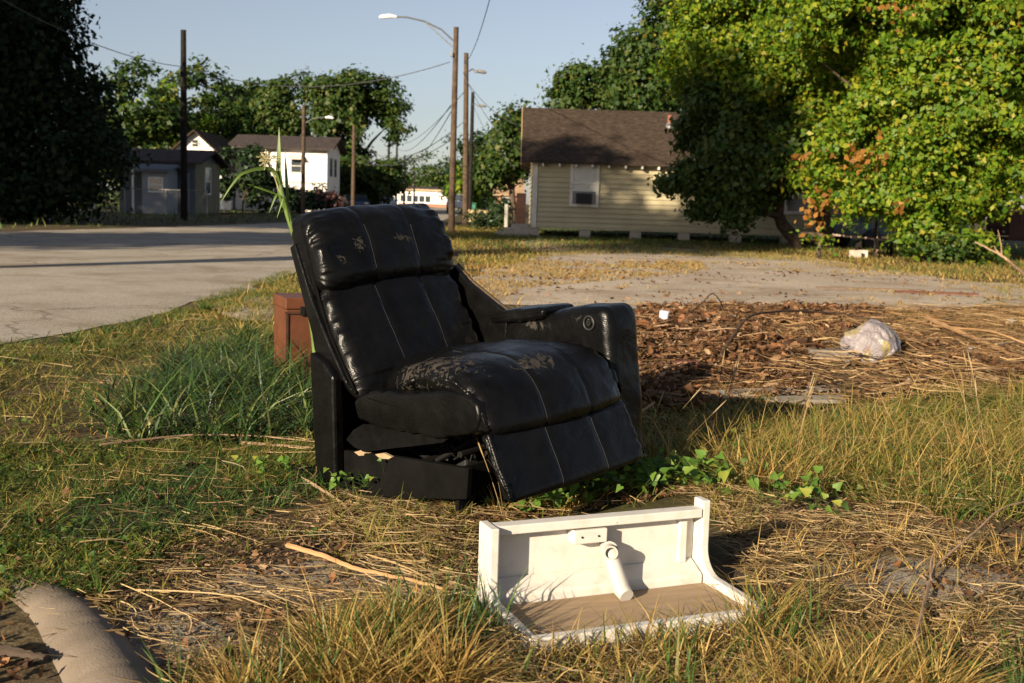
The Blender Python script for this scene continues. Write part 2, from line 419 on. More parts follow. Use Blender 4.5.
def chaikin(P, it=3):
    P = np.asarray(P, float)
    for _ in range(it):
        Q = np.roll(P, -1, 0)
        P = np.stack([.75 * P + .25 * Q, .25 * P + .75 * Q], 1).reshape(-1, 2)
    return P
def resample(P, n):
    Q = np.vstack([P, P[:1]]); d = np.r_[0, np.cumsum(np.linalg.norm(np.diff(Q, axis=0), axis=1))]
    u = np.linspace(0, d[-1], n, endpoint=False)
    return np.stack([np.interp(u, d, Q[:, 0]), np.interp(u, d, Q[:, 1])], 1), d[-1]
def cushion(name, poly, s0, s1, r, mat, parent, puff=.0, nS=90, nP=150, it=3, wr=.0, wrk=42, wrd=.05, soft=.004, seams=(), seam_d=.005, seed=0, warp=None):
    P, per = resample(chaikin(poly, it), nP)
    if np.sum(P[:, 0] * np.roll(P[:, 1], -1) - np.roll(P[:, 0], -1) * P[:, 1]) < 0: P = P[::-1].copy()
    T = np.roll(P, -1, 0) - np.roll(P, 1, 0); T /= np.linalg.norm(T, axis=1)[:, None]
    N = np.stack([T[:, 1], -T[:, 0]], 1)            # outward for counter-clockwise
    wd = s1 - s0
    u = np.linspace(0, 1, nS); u = .5 - .5 * np.cos(np.pi * u) * (0.55 + 0.45 * np.abs(np.cos(np.pi * u)))
    u = np.clip(u, 0, 1); u[0], u[-1] = 0, 1
    S = s0 + wd * u
    tt = np.arange(nP) / nP * per
    V = np.zeros((nS, nP, 3))
    for i, s_ in enumerate(S):
        d = min(s_ - s0, s1 - s_)
        ins = r * (1 - math.sqrt(max(0, 1 - (1 - min(d, r) / r) ** 2)))
        off = -ins + puff * (1 - abs(2 * u[i] - 1) ** 2.2)
        ruff = wr * math.exp(-d / wrd) * (0.15 + 0.85 * min(1, d / .012))
        folds = fbm(tt * wrk + seed, np.full(nP, s_ * 6.0 + seed), 3)
        big = fbm(tt * 7 + seed * 3, np.full(nP, s_ * 7.0 + seed), 3)
        off = off + ruff * folds * 2.0 + soft * big * 2
        for q in seams:
            off = off - seam_d * math.exp(-((s_ - q) / .008) ** 2) - .4 * seam_d * math.exp(-((s_ - q) / .03) ** 2)
        X = P + N * np.asarray(off)[:, None]
        for j in range(nP):
            f, z = X[j]; ss = s_
            if warp: f, ss, z = warp(f, s_, z)
            V[i, j] = CM(f, ss, z)
    idx = np.arange(nS * nP).reshape(nS, nP)
    Fq = np.stack([idx[:-1, :], np.roll(idx[:-1, :], -1, 1), np.roll(idx[1:, :], -1, 1), idx[1:, :]], -1).reshape(-1, 4)
    Vf = V.reshape(-1, 3); b = len(Vf)
    Vf = np.vstack([Vf, V[0].mean(0), V[-1].mean(0)])
    me = bpy.data.meshes.new(name)
    faces = [tuple(q) for q in Fq.tolist()] + [(b, int((j + 1) % nP), j) for j in range(nP)] + [(b + 1, int(idx[-1, j]), int(idx[-1, (j + 1) % nP])) for j in range(nP)]
    me.from_pydata(Vf.tolist(), [], faces)
    bm = bmesh.new(); bm.from_mesh(me); bmesh.ops.recalc_face_normals(bm, faces=bm.faces); bm.to_mesh(me); bm.free()
    me.polygons.foreach_set('use_smooth', [True] * len(me.polygons)); me.materials.append(mat); me.update()
    o = bpy.data.objects.new(name, me); COL.objects.link(o); o.parent = parent
    # grid kept for stitching threads
    return o, V, S
def thread(V, S, s_, j0, j1, parent, lift=.0004, rad=.0007, name='stitching'):
    i = int(np.argmin(np.abs(S - s_))); n = V.shape[1]
    pts = []
    for j in range(j0, j1):
        a = V[i, j % n]; t = V[i, (j + 1) % n] - V[i, (j - 1) % n]; sd = V[i + 1, j % n] - V[i - 1, j % n]
        nn = np.cross(t, sd); nn /= np.linalg.norm(nn) + 1e-9
        c = V[i].mean(0)
        if nn @ (a - c) < 0: nn = -nn
        pts.append(a + nn * lift)
    mb = MB(); mb.tube(pts, rad, 5); return mb.build(name, M_thread, parent)

# backrest: padded lower back, headrest roll, stiff back panel
back, Vb, Sb = cushion('backrest', [(.215, .375), (.125, .50), (.045, .62), (-.035, .74), (-.075, .755), (-.14, .70), (-.02, .50), (.10, .33), (.17, .335)], .045, .755, .05, ML, recl, puff=.024, wr=.013, wrk=16, wrd=.09, soft=.007, seams=(.29, .53), nS=110, nP=170, seed=2)
head, Vh, Sh = cushion('headrest', [(-.055, .725), (-.022, .79), (-.055, .87), (-.10, .955), (-.16, 1.015), (-.225, 1.035), (-.29, 1.01), (-.30, .93), (-.22, .80), (-.13, .69)], .04, .76, .055, ML_head, recl, puff=.016, wr=.021, wrk=21, wrd=.095, soft=.006, seams=(.29, .53), nS=110, nP=180, seed=11)
def jrange(V, S, s_, zlo, zhi):
    i = int(np.argmin(np.abs(S - s_))); r = V[i]; n = len(r)
    c = r.mean(0)
    js = [j for j in range(n) if zlo < r[j][2] < zhi and r[j][0] > c[0] + (c[2] - r[j][2]) * .62]
    # longest cyclic run
    m = [j in set(js) for j in range(n)]
    best = (0, 0); 
    for st in range(n):
        k = 0
        while k < n and m[(st + k) % n]: k += 1
        if k > best[1]: best = (st, k)
    return best[0], best[0] + best[1]
for q in (.29, .53):
    a, b = jrange(Vb, Sb, q, .46, .76); thread(Vb, Sb, q, a, b, back)
    a, b = jrange(Vh, Sh, q, .79, 1.0); thread(Vh, Sh, q, a, b, head)
mb = MB()
bp = [(-.222, .915), (-.262, .895), (-.245, .86), (-.10, .565), (-.082, .505), (.03, .405), (.115, .405), (.165, .375), (.03, .53), (-.10, .70)]
mb.prism(bp, .03, .77, lambda p, t: CM(p[0], t, p[1]))
mb.build('back_panel', ML, recl, bevel=.012)
mb = MB()                                                    # welt cord up the side of the back
mb.tube([CM(f, .042, z) for f, z in ((.185, .368), (.10, .465), (.01, .575), (-.07, .715), (-.108, .80), (-.15, .90), (-.195, .985))], .006, 8)
mb.build('welt', M_fabric, recl, smooth=True)

# seat: side box, flaking top pad with its rolled front, footrest
seat, Vs, Ss = cushion('seat', [(.20, .37), (.55, .435), (.789, .473), (.88, .455), (.915, .39), (.885, .33), (.713, .288), (.242, .258)], .015, .75, .016, ML, recl, puff=.0, it=1, wr=.006, wrk=18, wrd=.12, soft=.008, nS=70, nP=140, seed=5)
def padwarp(f, s, z):
    e = max(0.0, 1 - (s - .025) / .25)
    k = max(0.0, (.55 - f)) * e
    return f, s + .42 * k, z - .17 * k
pad, Vp, Sp = cushion('seat_pad', [(.10, .42), (.28, .478), (.48, .508), (.65, .525), (.77, .515), (.855, .468), (.912, .40), (.943, .342), (.905, .325), (.845, .39), (.76, .45), (.6, .45), (.35, .415), (.14, .37)], .025, .755, .045, ML_seat, recl, puff=.030, wr=.012, wrk=38, wrd=.035, soft=.006, seams=(.29, .53), nS=120, nP=220, seed=23, warp=padwarp)
foot, Vf_, Sf = cushion('footrest', [(.93, .345), (.975, .265), (1.025, .19), (1.052, .138), (1.03, .126), (.985, .18), (.945, .24), (.885, .325)], .025, .755, .022, ML, recl, puff=.010, it=2, wr=.008, wrk=52, wrd=.022, soft=.003, seams=(.29, .53), seam_d=.003, nS=100, nP=140, seed=31)
for q in (.29, .53):
    i = int(np.argmin(np.abs(Sp - q))); r = Vp[i]
    top = [j for j in range(len(r)) if r[j][0] > .45 - .05 * q and r[j][2] > .065 * q + .475 - max(0, (r[j][0] - .80)) * 1.0]
    n = len(r); m = np.zeros(n, bool); m[top] = True
    best = (0, 0)
    for st in range(n):
        k = 0
        while k < n and m[(st + k) % n]: k += 1
        if k > best[1]: best = (st, k)
    thread(Vp, Sp, q, best[0], best[0] + best[1], pad)
    a, b = jrange(Vf_, Sf, q, .10, .36); thread(Vf_, Sf, q, a, b, foot)

def ruffle(pts, rad, name, parent, k=60, seed=0):
    P = []
    for a, b in zip(pts, pts[1:]):
        for i in range(24): P.append(np.array(a) + (np.array(b) - np.array(a)) * i / 24)
    for _ in range(20): P = [P[0]] + [(P[i - 1] + 2 * P[i] + P[i + 1]) / 4 for i in range(1, len(P) - 1)] + [P[-1]]
    rr = [rad * (1 + .20 * math.sin(i * 1.25 + 5 * vnoise(i * .21 + seed, 3.0)) * (.7 + vnoise(i * .2, seed))) for i in range(len(P))]
    mb = MB(); mb.tube(P, rr, 10); return mb.build(name, ML, parent, smooth=True)
ruffle([CM(f, .036, z) for f, z in ((.50, .452), (.56, .478), (.65, .490), (.755, .490), (.84, .452), (.895, .405), (.928, .345))], .0105, 'piping', pad, seed=2)
ruffle([CM(f, .034, z) for f, z in ((.93, .335), (.985, .235), (1.025, .185), (1.045, .145))], .009, 'piping', foot, seed=9)

# the remaining armrest: body, padded top, console front with its power button
arm, Va, Sa = cushion('armrest', [(.18, .0), (.18, .55), (.40, .585), (.50, .615), (.60, .642), (.71, .660), (.785, .665), (.815, .63), (.845, .45), (.87, .27), (.90, .0), (.5, -.03)], .775, .97, .04, ML_arm, recl, puff=.004, it=3, wr=.004, wrk=16, soft=.005, nS=60, nP=200, seed=41)
apad, _, _ = cushion('arm_pad', [(.17, .560), (.175, .590), (.30, .614), (.44, .636), (.485, .636), (.492, .625), (.488, .600), (.47, .592), (.40, .578), (.2, .545), (.18, .545)], .757, .955, .018, ML_arm, arm, puff=.004, it=2, wr=.003, soft=.003, nS=50, nP=90, seed=47)
mb = MB()
cx = (.725, .772, .600)
ring = []
for a in np.linspace(0, 2 * math.pi, 33): ring.append(CM(cx[0] + .026 * math.cos(a), .770, cx[2] + .026 * math.sin(a)))
mb.tube(ring, .004, 8); mb.build('button_ring', M_black, arm, smooth=True)
mb = MB(); mb.tube([CM(cx[0], .778, cx[2]), CM(cx[0], .766, cx[2])], .012, 20); mb.build('power_button', M_steel, arm, smooth=True)
mb = MB(); mb.prism([(-.09, .775), (.015, .705), (.265, .590), (.24, .30), (-.1, .30), (-.15, .68)], .775, .80, lambda p, t: CM(p[0], t, p[1]))
mb.build('arm_wing', ML, arm, bevel=.004)
mb = MB(); mb.prism([(-.09, .780), (.015, .710), (.268, .594), (.265, .588), (.015, .703), (-.09, .773)], .801, .813, lambda p, t: CM(p[0], t, p[1])); mb.build('wing_edge', plain('brown_hardboard', (.055, .036, .022), .8, .3, 10, .2), arm, bevel=.002)

# base: rear skirt, side boards, torn dust cover, lifting mechanism
mb = MB(); mb.prism([(-.066, .503), (-.012, -.01), (.122, .03), (.098, .425), (.03, .475)], -.004, .045, lambda p, t: CM(p[0], t, p[1]))
mb.build('side_post', ML, recl, bevel=.012)
mb = MB(); mb.prism([(-.064, .50), (-.015, -.03), (.015, -.03), (-.03, .50)], .046, .93, lambda p, t: CM(p[0], t, p[1])); mb.build('rear_skirt', M_fabric, recl, bevel=.006)
mb = MB(); mb.prism([(.03, .128), (.42, .17), (.828, .203), (.822, .095), (.45, .02), (.10, -.03)], .04, .065, lambda p, t: CM(p[0], t, p[1])); mb.build('base_board', M_board, recl, bevel=.004)
mb = MB(); mb.prism([(.74, .185), (.76, .187), (.755, .03), (.735, .03)], .067, .90, lambda p, t: CM(p[0], t, p[1])); mb.build('base_board', M_board, recl, bevel=.004)
mb = MB(); mb.prism([(.0, .12), (.026, .124), (.09, -.05), (.07, -.05)], .03, .06, lambda p, t: CM(p[0], t, p[1])); mb.build('base_corner', M_board, recl, bevel=.003)
mb = MB(); 
vp = [(.109, .176), (.16, .222), (.242, .262), (.45, .29), (.685, .322), (.735, .30), (.70, .272), (.55, .232), (.40, .195), (.253, .158), (.17, .160)]
mb.prism(vp, .043, .048, lambda p, t: CM(p[0], t + .012 * math.sin(p[0] * 17), p[1])); mb.build('dust_cover', M_fabric, recl)
mb = MB()
for s_ in (.22, .62):
    mb.tube([CM(.15, s_, .17), CM(.45, s_, .12), CM(.72, s_, .27)], .011, 6); mb.tube([CM(.20, s_, .10), CM(.5, s_, .25), CM(.86, s_, .22)], .011, 6)
    mb.tube([CM(.72, s_, .27), CM(.80, s_, .13), CM(1.0, s_, .17)], .010, 6)
for k in range(9):
    f0 = .2 + k * .07
    mb.tube([CM(f0 + .02 * math.sin(a),   .20 + a * .022, .17 + .02 * math.cos(a * 3)) for a in np.linspace(0, 17, 30)], .0035, 5)
mb.tube([CM(.45, .12, .13), CM(.45, .62, .13)], .014, 8); mb.tube([CM(.72, .1, .22), CM(.72, .65, .22)], .012, 8)
mb.build('recline_mechanism', M_steel, recl, smooth=True)
mb = MB(); mb.box(CM(.42, .36, .12), (.22, .10, .08)); mb.build('motor', M_black, recl, bevel=.01)
M_foam = plain('torn_foam', (.26, .185, .11), .95, .25, 20, .4)
for (f0, z0, ln, a) in ((.20, .150, .07, .35), (.33, .165, .09, .1)):
    mb = MB(); mb.prism([(0, 0), (ln * .5, .012), (ln, .004), (ln * .8, -.006), (ln * .3, -.012)], 0, .012, lambda p, t: CM(f0 + p[0], .025 + t + p[0] * a, z0 + p[1])); mb.build('foam_shred', M_foam, recl)

# ------------------------------------------------------------------ brown case behind the recliner
M_case = plain('brown_painted_metal', (.095, .031, .012), .55, .3, 7, .15, .4, bscale=30)
M_case_dark = plain('brown_case_edge', (.05, .02, .011), .6, .3, 14, .2)
bx = AT(299, 376, 6.75); bxl = (bx[0], bx[1], 0)
case = thing('storage_case', 'rust brown upright case standing behind the black recliner', 'case', bxl, R(24))
mb = MB(); mb.box2((-.08, 0, -.01), (.10, .34, .43)); mb.build('case_body', M_case, case, bevel=.006)
mb = MB(); mb.box2((-.086, -.006, .433), (.106, .346, .50)); mb.build('lid', M_case, case, bevel=.006)
mb = MB(); mb.box2((-.089, -.011, .405), (.109, -.0065, .419)); mb.box2((.1065, -.011, .405), (.111, .35, .419)); mb.build('lid_band', M_case_dark, case, bevel=.001)
mb = MB(); mb.box2((.0, -.018, .395), (.03, -.0115, .45)); mb.build('latch', M_steel, case, bevel=.002)
mb = MB(); mb.box2((.084, -.008, 0), (.104, -.001, .40)); mb.box2((-.084, -.008, 0), (-.066, -.001, .40)); mb.build('corner_strip', M_case_dark, case, bevel=.002)

# ------------------------------------------------------------------ broken white cabinet frame
def mat_dirtywhite():
    t = NT('white_gloss_paint_scuffed'); c = t.coord()
    k = t.ramp(t.noise(14, 7, .65, c), [(.45, (.56, .535, .49)), (.75, (.47, .43, .365))])
    sp = t.ramp(t.noise(55, 5, .7, c), [(.66, (0, 0, 0)), (.72, (1, 1, 1))])
    st = t.ramp(t.noise(4.5, 8, .7, c, .6), [(.60, (0, 0, 0)), (.74, (.4, .4, .4))])
    k = t.mix(st, k, (.33, .26, .17))
    return t.done(t.mix(sp, k, (.20, .15, .10)), .5, t.bump(t.noise(30, 4, .6, c), .06, .003), .4)
M_pw = mat_dirtywhite()
M_ply = NT('bare_plywood'); _c = M_ply.coord()
_mp = M_ply.n('ShaderNodeMapping'); _mp.inputs['Scale'].default_value = (2, 22, 8); M_ply.l(_c, _mp.inputs[0])
M_ply = M_ply.done(M_ply.ramp(M_ply.noise(2.0, 7, .65, _mp.outputs[0], .5), [(.3, (.25, .175, .105)), (.7, (.34, .245, .155))]), .75, None, .25)
CB = G(485, 602); CBz = .004
cab = thing('cabinet_frame', 'broken white cabinet piece with a stub of pipe lying in dry grass', 'cabinet', (CB[0], CB[1], CBz), math.atan2(.26, .62))
LEN = .69
def bx_(name, a, b, m=M_pw, bev=.003): mb = MB(); mb.box2(a, b); return mb.build(name, m, cab, bevel=bev)
bx_('back_panel', (.01, .002, -.01), (LEN - .028, .014, .205))
bx_('top_rail', (.012, -.045, .196), (LEN - .028, .0, .222))
mb = MB(); mb.prism([(.0, .062), (-.058, .034), (-.064, .026), (-.064, .0), (.0, .0)], .012, LEN - .03, lambda p, t: (t, p[0], p[1])); mb.build('bottom_ledge', M_pw, cab, bevel=.003)
def lshape(top, dep, yend, foot, r_=.09):
    # upright that curves at its foot into a low rim running forward
    P = [(.012, -.03), (.012, top), (-dep, top)]
    for k in range(9):
        a = math.pi / 2 * k / 8
        P.append((-dep - r_ * (1 - math.cos(a)), foot + r_ * (1 - math.sin(a))))
    return P + [(yend, foot - .006), (yend, -.03)]
mb = MB(); mb.prism(lshape(.245, .042, -.355, .032, .075), LEN - .024, LEN, lambda p, t: (t, p[0], p[1])); mb.build('end_plate', M_pw, cab, bevel=.003)
mb = MB(); mb.prism(lshape(.226, .078, -.355, .030, .03), -.020, .006, lambda p, t: (t + .0 * p[1], p[0], p[1])); mb.build('end_post', M_pw, cab, bevel=.004)
bx_('inner_cleat', (LEN - .085, -.018, .055), (LEN - .06, .0, .194))
mb = MB(); mb.box2((.008, -.354, -.004), (LEN - .026, -.066, .006)); mb.build('bottom_board', M_ply, cab, bevel=.001)
mb = MB(); mb.prism([(-.018, -.357), (LEN - .002, -.357), (LEN - .004, -.385), (-.016, -.385)], -.03, .036, lambda p, t: (p[0], p[1], t)); mb.build('front_strip', M_pw, cab, bevel=.003)
# block, pipe collar and hanging tube
bk = bx_('bracket_block', (.245, -.045, .150), (.35, -.001, .190))
for x_ in (.27, .322):
    mb = MB(); mb.tube([(x_, -.0445, .170), (x_, -.0475, .170)], .003, 10); mb.build('screw', M_steel, bk)
M_pvc = plain('white_pvc', (.43, .41, .37), .35, .08, 20, 0, .5)
col_ = MB()
def ringtube(a, b, ro, ri, n=28):
    mb = MB(); A, B = Vector(a), Vector(b); t = (B - A).normalized(); u_ = t.orthogonal().normalized(); v_ = t.cross(u_)
    V = []
    for P_ in (A, B):
        for r_ in (ro, ri):
            for j in range(n):
                an = 2 * math.pi * j / n; V.append(P_ + (u_ * math.cos(an) + v_ * math.sin(an)) * r_)
    Fc = []
    for j in range(n):
        k = (j + 1) % n
        Fc += [(j, k, 2 * n + k, 2 * n + j), (n + j, 3 * n + j, 3 * n + k, n + k), (j, n + j, n + k, k), (2 * n + j, 2 * n + k, 3 * n + k, 3 * n + j)]
    return mb.add(V, Fc)
pipe = ringtube((.372, .0, .122), (.345, -.080, .128), .020, .016).build('pipe_stub', M_pvc, cab, smooth=True)
ringtube((.363, -.028, .124), (.357, -.046, .125), .026, .0205).build('collar', M_pvc, pipe, smooth=True)
mb = MB(); mb.tube([(.358, -.045, .130), (.360, -.066, .095), (.366, -.115, .03), (.368, -.14, .02)], [.019, .0225, .0245, .021], 20)
mb.build('hanging_tube', M_pvc, cab, smooth=True)

# ------------------------------------------------------------------ scatter tools
def inpoly(P, poly):
    x, y = P[:, 0], P[:, 1]; n = len(poly); r = np.zeros(len(P), bool); j = n - 1
    for i in range(n):
        xi, yi = poly[i]; xj, yj = poly[j]
        c = ((yi > y) != (yj > y)) & (x < (xj - xi) * (y - yi) / (yj - yi + 1e-12) + xi); r ^= c; j = i
    return r
def region(px): return [tuple(G(*p)[:2]) for p in px]
def sample(poly, n, thr=None, sc_=1.0, seed=0):
    P = np.array(poly); lo, hi = P.min(0), P.max(0); outp = np.zeros((0, 2)); it = 0
    while len(outp) < n and it < 60:
        Q = lo + rng.random((n * 2, 2)) * (hi - lo); k = inpoly(Q, poly)
        if thr is not None: k &= fbm(Q[:, 0] * sc_ + seed, Q[:, 1] * sc_ + seed * 2, 3) > thr
        outp = np.vstack([outp, Q[k]]); it += 1
    return outp[:n]
def blade_geo(P, ln, wd, lean, droop, az=None, seg=3, z0=0.0, zfun=height, twist=0.0):
    n = len(P); az = rng.random(n) * 2 * np.pi if az is None else az
    h = np.stack([np.cos(az), np.sin(az), np.zeros(n)], 1)
    B = np.stack([P[:, 0], P[:, 1], zfun(P[:, 0], P[:, 1]) - .006 + z0], 1)
    wa = az + np.pi / 2 + rng.normal(0, .7, n); wv = np.stack([np.cos(wa), np.sin(wa), np.zeros(n)], 1)
    if twist:
        q = rng.normal(0, twist, n); wv = wv * np.cos(q)[:, None] + np.array([0, 0, 1.0]) * np.sin(q)[:, None]
    up = np.array([0, 0, 1.0])
    V = np.zeros((n, seg + 1, 2, 3))
    for k in range(seg + 1):
        t = k / seg
        c = B + h * (ln * (np.sin(lean) * t + droop * t * t))[:, None] + up * (ln * (np.cos(lean) * t - .55 * droop * t * t))[:, None]
        ww = wd * (1 - t ** 1.6) * .5 + .00025
        V[:, k, 0] = c - wv * ww[:, None]; V[:, k, 1] = c + wv * ww[:, None]
    idx = np.arange(n * (seg + 1) * 2).reshape(n, seg + 1, 2)
    F = np.stack([idx[:, :-1, 0], idx[:, :-1, 1], idx[:, 1:, 1], idx[:, 1:, 0]], -1).reshape(-1, 4)
    return V.reshape(-1, 3), F
class Blades:
    def __init__(s): s.V = []; s.F = []; s.b = 0
    def put(s, V, F):
        s.V.append(V); s.F.append(F + s.b); s.b += len(V); return s
    def field(s, poly, n, ln, wd, lean=.35, droop=.25, tuft=0, spread=.04, thr=None, sc_=1.0, seed=0, z0=0.0):
        if tuft:
            C = sample(poly, max(1, n // tuft), thr, sc_, seed)
            if not len(C): return s
            k = rng.integers(0, len(C), n); th = rng.random(n) * 2 * np.pi; rad = np.abs(rng.normal(0, spread, n))
            P = C[k] + np.stack([np.cos(th), np.sin(th)], 1) * rad[:, None]
            az = th + rng.normal(0, .6, n); le = lean * (.3 + rad / spread * .6) * (.6 + .8 * rng.random(n))
            sz = (.65 + .7 * rng.random(len(C)))[k]
        else:
            P = sample(poly, n, thr, sc_, seed); n = len(P); az = None; le = lean * (.4 + 1.2 * rng.random(n)); sz = 1
        if not len(P): return s
        l = (ln[0] + (ln[1] - ln[0]) * rng.random(n) ** 1.4) * sz
        return s.put(*blade_geo(P, l, wd * (.6 + .8 * rng.random(n)), np.clip(le, 0, 1.5), droop * (.3 + 1.4 * rng.random(n)), az, z0=z0))
    def straw(s, poly, n, ln, wd, thr=None, sc_=1.0, seed=0, zmax=.03, azm=None):
        P = sample(poly, n, thr, sc_, seed); n = len(P)
        if not n: return s
        az = rng.random(n) * 2 * np.pi if azm is None else rng.normal(azm, .42, n) + np.pi * rng.integers(0, 2, n)
        l = ln[0] + (ln[1] - ln[0]) * rng.random(n) ** 2
        z = rng.random(n) * zmax + .008
        V, F = blade_geo(P, l, wd * (.6 + .8 * rng.random(n)), np.full(n, np.pi / 2) - rng.normal(0, .10, n), rng.normal(0, .08, n), az, seg=5, z0=0.0, twist=.9)
        V = V.reshape(n, -1, 3); tt = np.repeat(np.linspace(0, 1, V.shape[1] // 2), 2)[None, :] - .5
        bend = (rng.normal(0, .16, n) * l)[:, None]; kink = (rng.normal(0, .10, n) * l)[:, None]
        lat = bend * (tt * tt * 4 - .5) + kink * np.abs(tt - rng.uniform(-.3, .3, (n, 1)))
        V[:, :, 0] -= np.sin(az)[:, None] * lat; V[:, :, 1] += np.cos(az)[:, None] * lat
        V[:, :, 2] = height(V[:, :, 0], V[:, :, 1]) + z[:, None] + (V[:, :, 2] - V[:, :, 2].mean(1, keepdims=True)) * .7
        return s.put(V.reshape(-1, 3), F)
    def build(s, name, mat):
        return tag(fast_mesh(name, np.vstack(s.V), np.vstack(s.F), mat), kind='stuff')

def rand_rot(n, tilt):
    """random frames: normals tilted from +z by up to `tilt` (std)"""
    az = rng.random(n) * 2 * np.pi; ti = rng.normal(0, tilt, n); sp = rng.random(n) * 2 * np.pi
    nz = np.stack([np.sin(ti) * np.cos(az), np.sin(ti) * np.sin(az), np.cos(ti)], 1)
    return frames(nz, sp)
def frames(nz, spin):
    nz = nz / np.linalg.norm(nz, axis=1)[:, None]
    ref = np.where(np.abs(nz[:, 2:3]) < .9, np.array([[0, 0, 1.0]]), np.array([[1.0, 0, 0]]))
    a = np.cross(ref, nz); a /= np.linalg.norm(a, axis=1)[:, None]; b = np.cross(nz, a)
    c, s_ = np.cos(spin)[:, None], np.sin(spin)[:, None]
    x = a * c + b * s_; y = -a * s_ + b * c
    return np.stack([x, y, nz], 1)                    # rows are axes
def instance(TV, TF, pos, rot, scale):
    n = len(pos); TV = np.asarray(TV, float); TF = np.asarray(TF)
    sc3 = np.asarray(scale, float)
    sc3 = sc3[:, None, None] if sc3.ndim == 1 else sc3[:, None, :]
    V = np.einsum('ntk,nkj->ntj', np.repeat(TV[None], n, 0) * sc3, rot) + pos[:, None, :]
    F = (TF[None] + (np.arange(n) * len(TV))[:, None, None]).reshape(-1, TF.shape[1])
    return V.reshape(-1, 3), F
LEAF4 = ([(0, 0, 0), (.33, .38, .10), (0, 1, -.10), (-.33, .38, .10)], [(0, 1, 2, 3)])
CURL = ([(0, -.5, .12), (.20, -.36, .04), (.30, -.02, .13), (.17, .30, .05), (0, .5, .20), (-.17, .30, .05), (-.30, -.02, .12), (-.20, -.36, .04), (0, -.3, -.03), (0, 0, -.02), (0, .28, .02)],
        [(0, 1, 8, 7), (1, 2, 9, 8), (2, 3, 10, 9), (3, 4, 5, 10), (7, 8, 9, 6), (6, 9, 10, 5)])
HEART = ([(0, 0, 0), (.24, -.14, .06), (.46, .10, .12), (.30, .42, .06), (0, 1.0, -.22), (-.30, .42, .06), (-.46, .10, .12), (-.24, -.14, .06), (0, .3, -.05), (0, .62, -.10)],
         [(0, 1, 2, 8), (2, 3, 9, 8), (3, 4, 5, 9), (5, 6, 8, 9), (6, 7, 0, 8)])
ROCK = ([(1, 0, 0), (0, 1, 0), (-1, 0, 0), (0, -1, 0), (.1, .1, .8), (0, 0, -.8)], [(0, 1, 4, 4), (1, 2, 4, 4), (2, 3, 4, 4), (3, 0, 4, 4), (1, 0, 5, 5), (2, 1, 5, 5), (3, 2, 5, 5), (0, 3, 5, 5)])

M_dry = leafy('dry_grass_blade', [(0, (.17, .095, .026)), (.35, (.34, .215, .065)), (.7, (.50, .35, .13)), (.88, (.25, .20, .045)), (1, (.12, .14, .028))], .3, .65, .2)
M_mixed = leafy('olive_grass_blade', [(0, (.08, .12, .016)), (.35, (.16, .175, .03)), (.6, (.28, .23, .06)), (.8, (.40, .28, .09)), (1, (.10, .145, .022))], .35, .6, .25)
M_green = leafy('green_grass_blade', [(0, (.026, .062, .012)), (.5, (.048, .105, .018)), (.85, (.085, .14, .026)), (1, (.20, .17, .06))], .3, .5, .35)
M_lush = leafy('dark_green_blade', [(0, (.018, .046, .011)), (.6, (.044, .088, .019)), (.9, (.11, .145, .034)), (1, (.24, .22, .09))], .25, .45, .4)
M_straw = leafy('straw', [(0, (.07, .045, .022)), (.45, (.22, .145, .065)), (.8, (.46, .335, .165)), (1, (.20, .16, .11))], .1, .7, .15)
M_litter = leafy('fallen_leaf', [(0, (.035, .018, .010)), (.4, (.085, .043, .022)), (.7, (.16, .084, .040)), (.9, (.20, .085, .035)), (1, (.34, .23, .13))], .15, .65, .2)
M_vine = leafy('vine_leaf', [(0, (.06, .14, .02)), (.5, (.10, .20, .03)), (.85, (.17, .25, .04)), (1, (.36, .32, .05))], .4, .45, .35)
M_rock = leafy('gravel', [(0, (.16, .138, .11)), (.6, (.32, .28, .23)), (1, (.52, .475, .41))], 0, .9, .2)
M_chip = leafy('bark_chip', [(0, (.09, .05, .03)), (.5, (.21, .12, .065)), (1, (.36, .24, .14))], 0, .85, .15)

# regions of the lot, traced on the ground
Rfore = region([(170, 683), (250, 640), (290, 590), (380, 588), (470, 590), (560, 612), (560, 700), (160, 720)])
Rfore2 = region([(520, 640), (560, 622), (660, 618), (745, 596), (770, 570), (810, 600), (900, 632), (1040, 600), (1060, 720), (520, 720)])
Rbare = region([(60, 600), (150, 540), (260, 520), (340, 500), (480, 520), (480, 620), (400, 645), (300, 655), (200, 690), (130, 650)])
Rleft = region([(-40, 450), (120, 445), (310, 440), (330, 490), (250, 520), (150, 560), (60, 600), (-40, 600)])
Rleftfar = region([(-40, 352), (60, 342), (150, 326), (230, 298), (285, 285), (330, 285), (330, 440), (120, 450), (-40, 450)])
Rmid = region([(318, 492), (400, 512), (480, 512), (560, 508), (640, 490), (720, 478), (760, 500), (745, 540), (715, 520), (700, 496), (480, 525), (470, 595), (380, 560), (330, 530)])
Rsidegrass = [(1.55, 2.2), (2.6, 2.2), (5.5, 5.0), (8.0, 12.5), (3.9, 12.3), (4.3, 8.0), (3.0, 6.2), (2.2, 4.6)]
Rbehind = [(-1.3, 6.6), (-.6, 5.6), (.4, 5.6), (.75, 6.6), (.9, 9.0), (.9, 12.0), (-.4, 12.6), (-2.9, 13.5), (-2.9, 10.5)]
Rfarright = [(5.0, 12.6), (8.0, 12.5), (14, 18), (20, 30), (12, 31), (8, 24), (7.2, 17)]
Rleftside = [(-3.4, 2.0), (-1.9, 2.4), (-2.1, 4.0), (-3.0, 6.5), (-3.6, 6.5)]
Redge = region([(-40, 346), (60, 336), (150, 318), (235, 288), (290, 270), (292, 292), (235, 302), (150, 332), (60, 352), (-40, 362)])
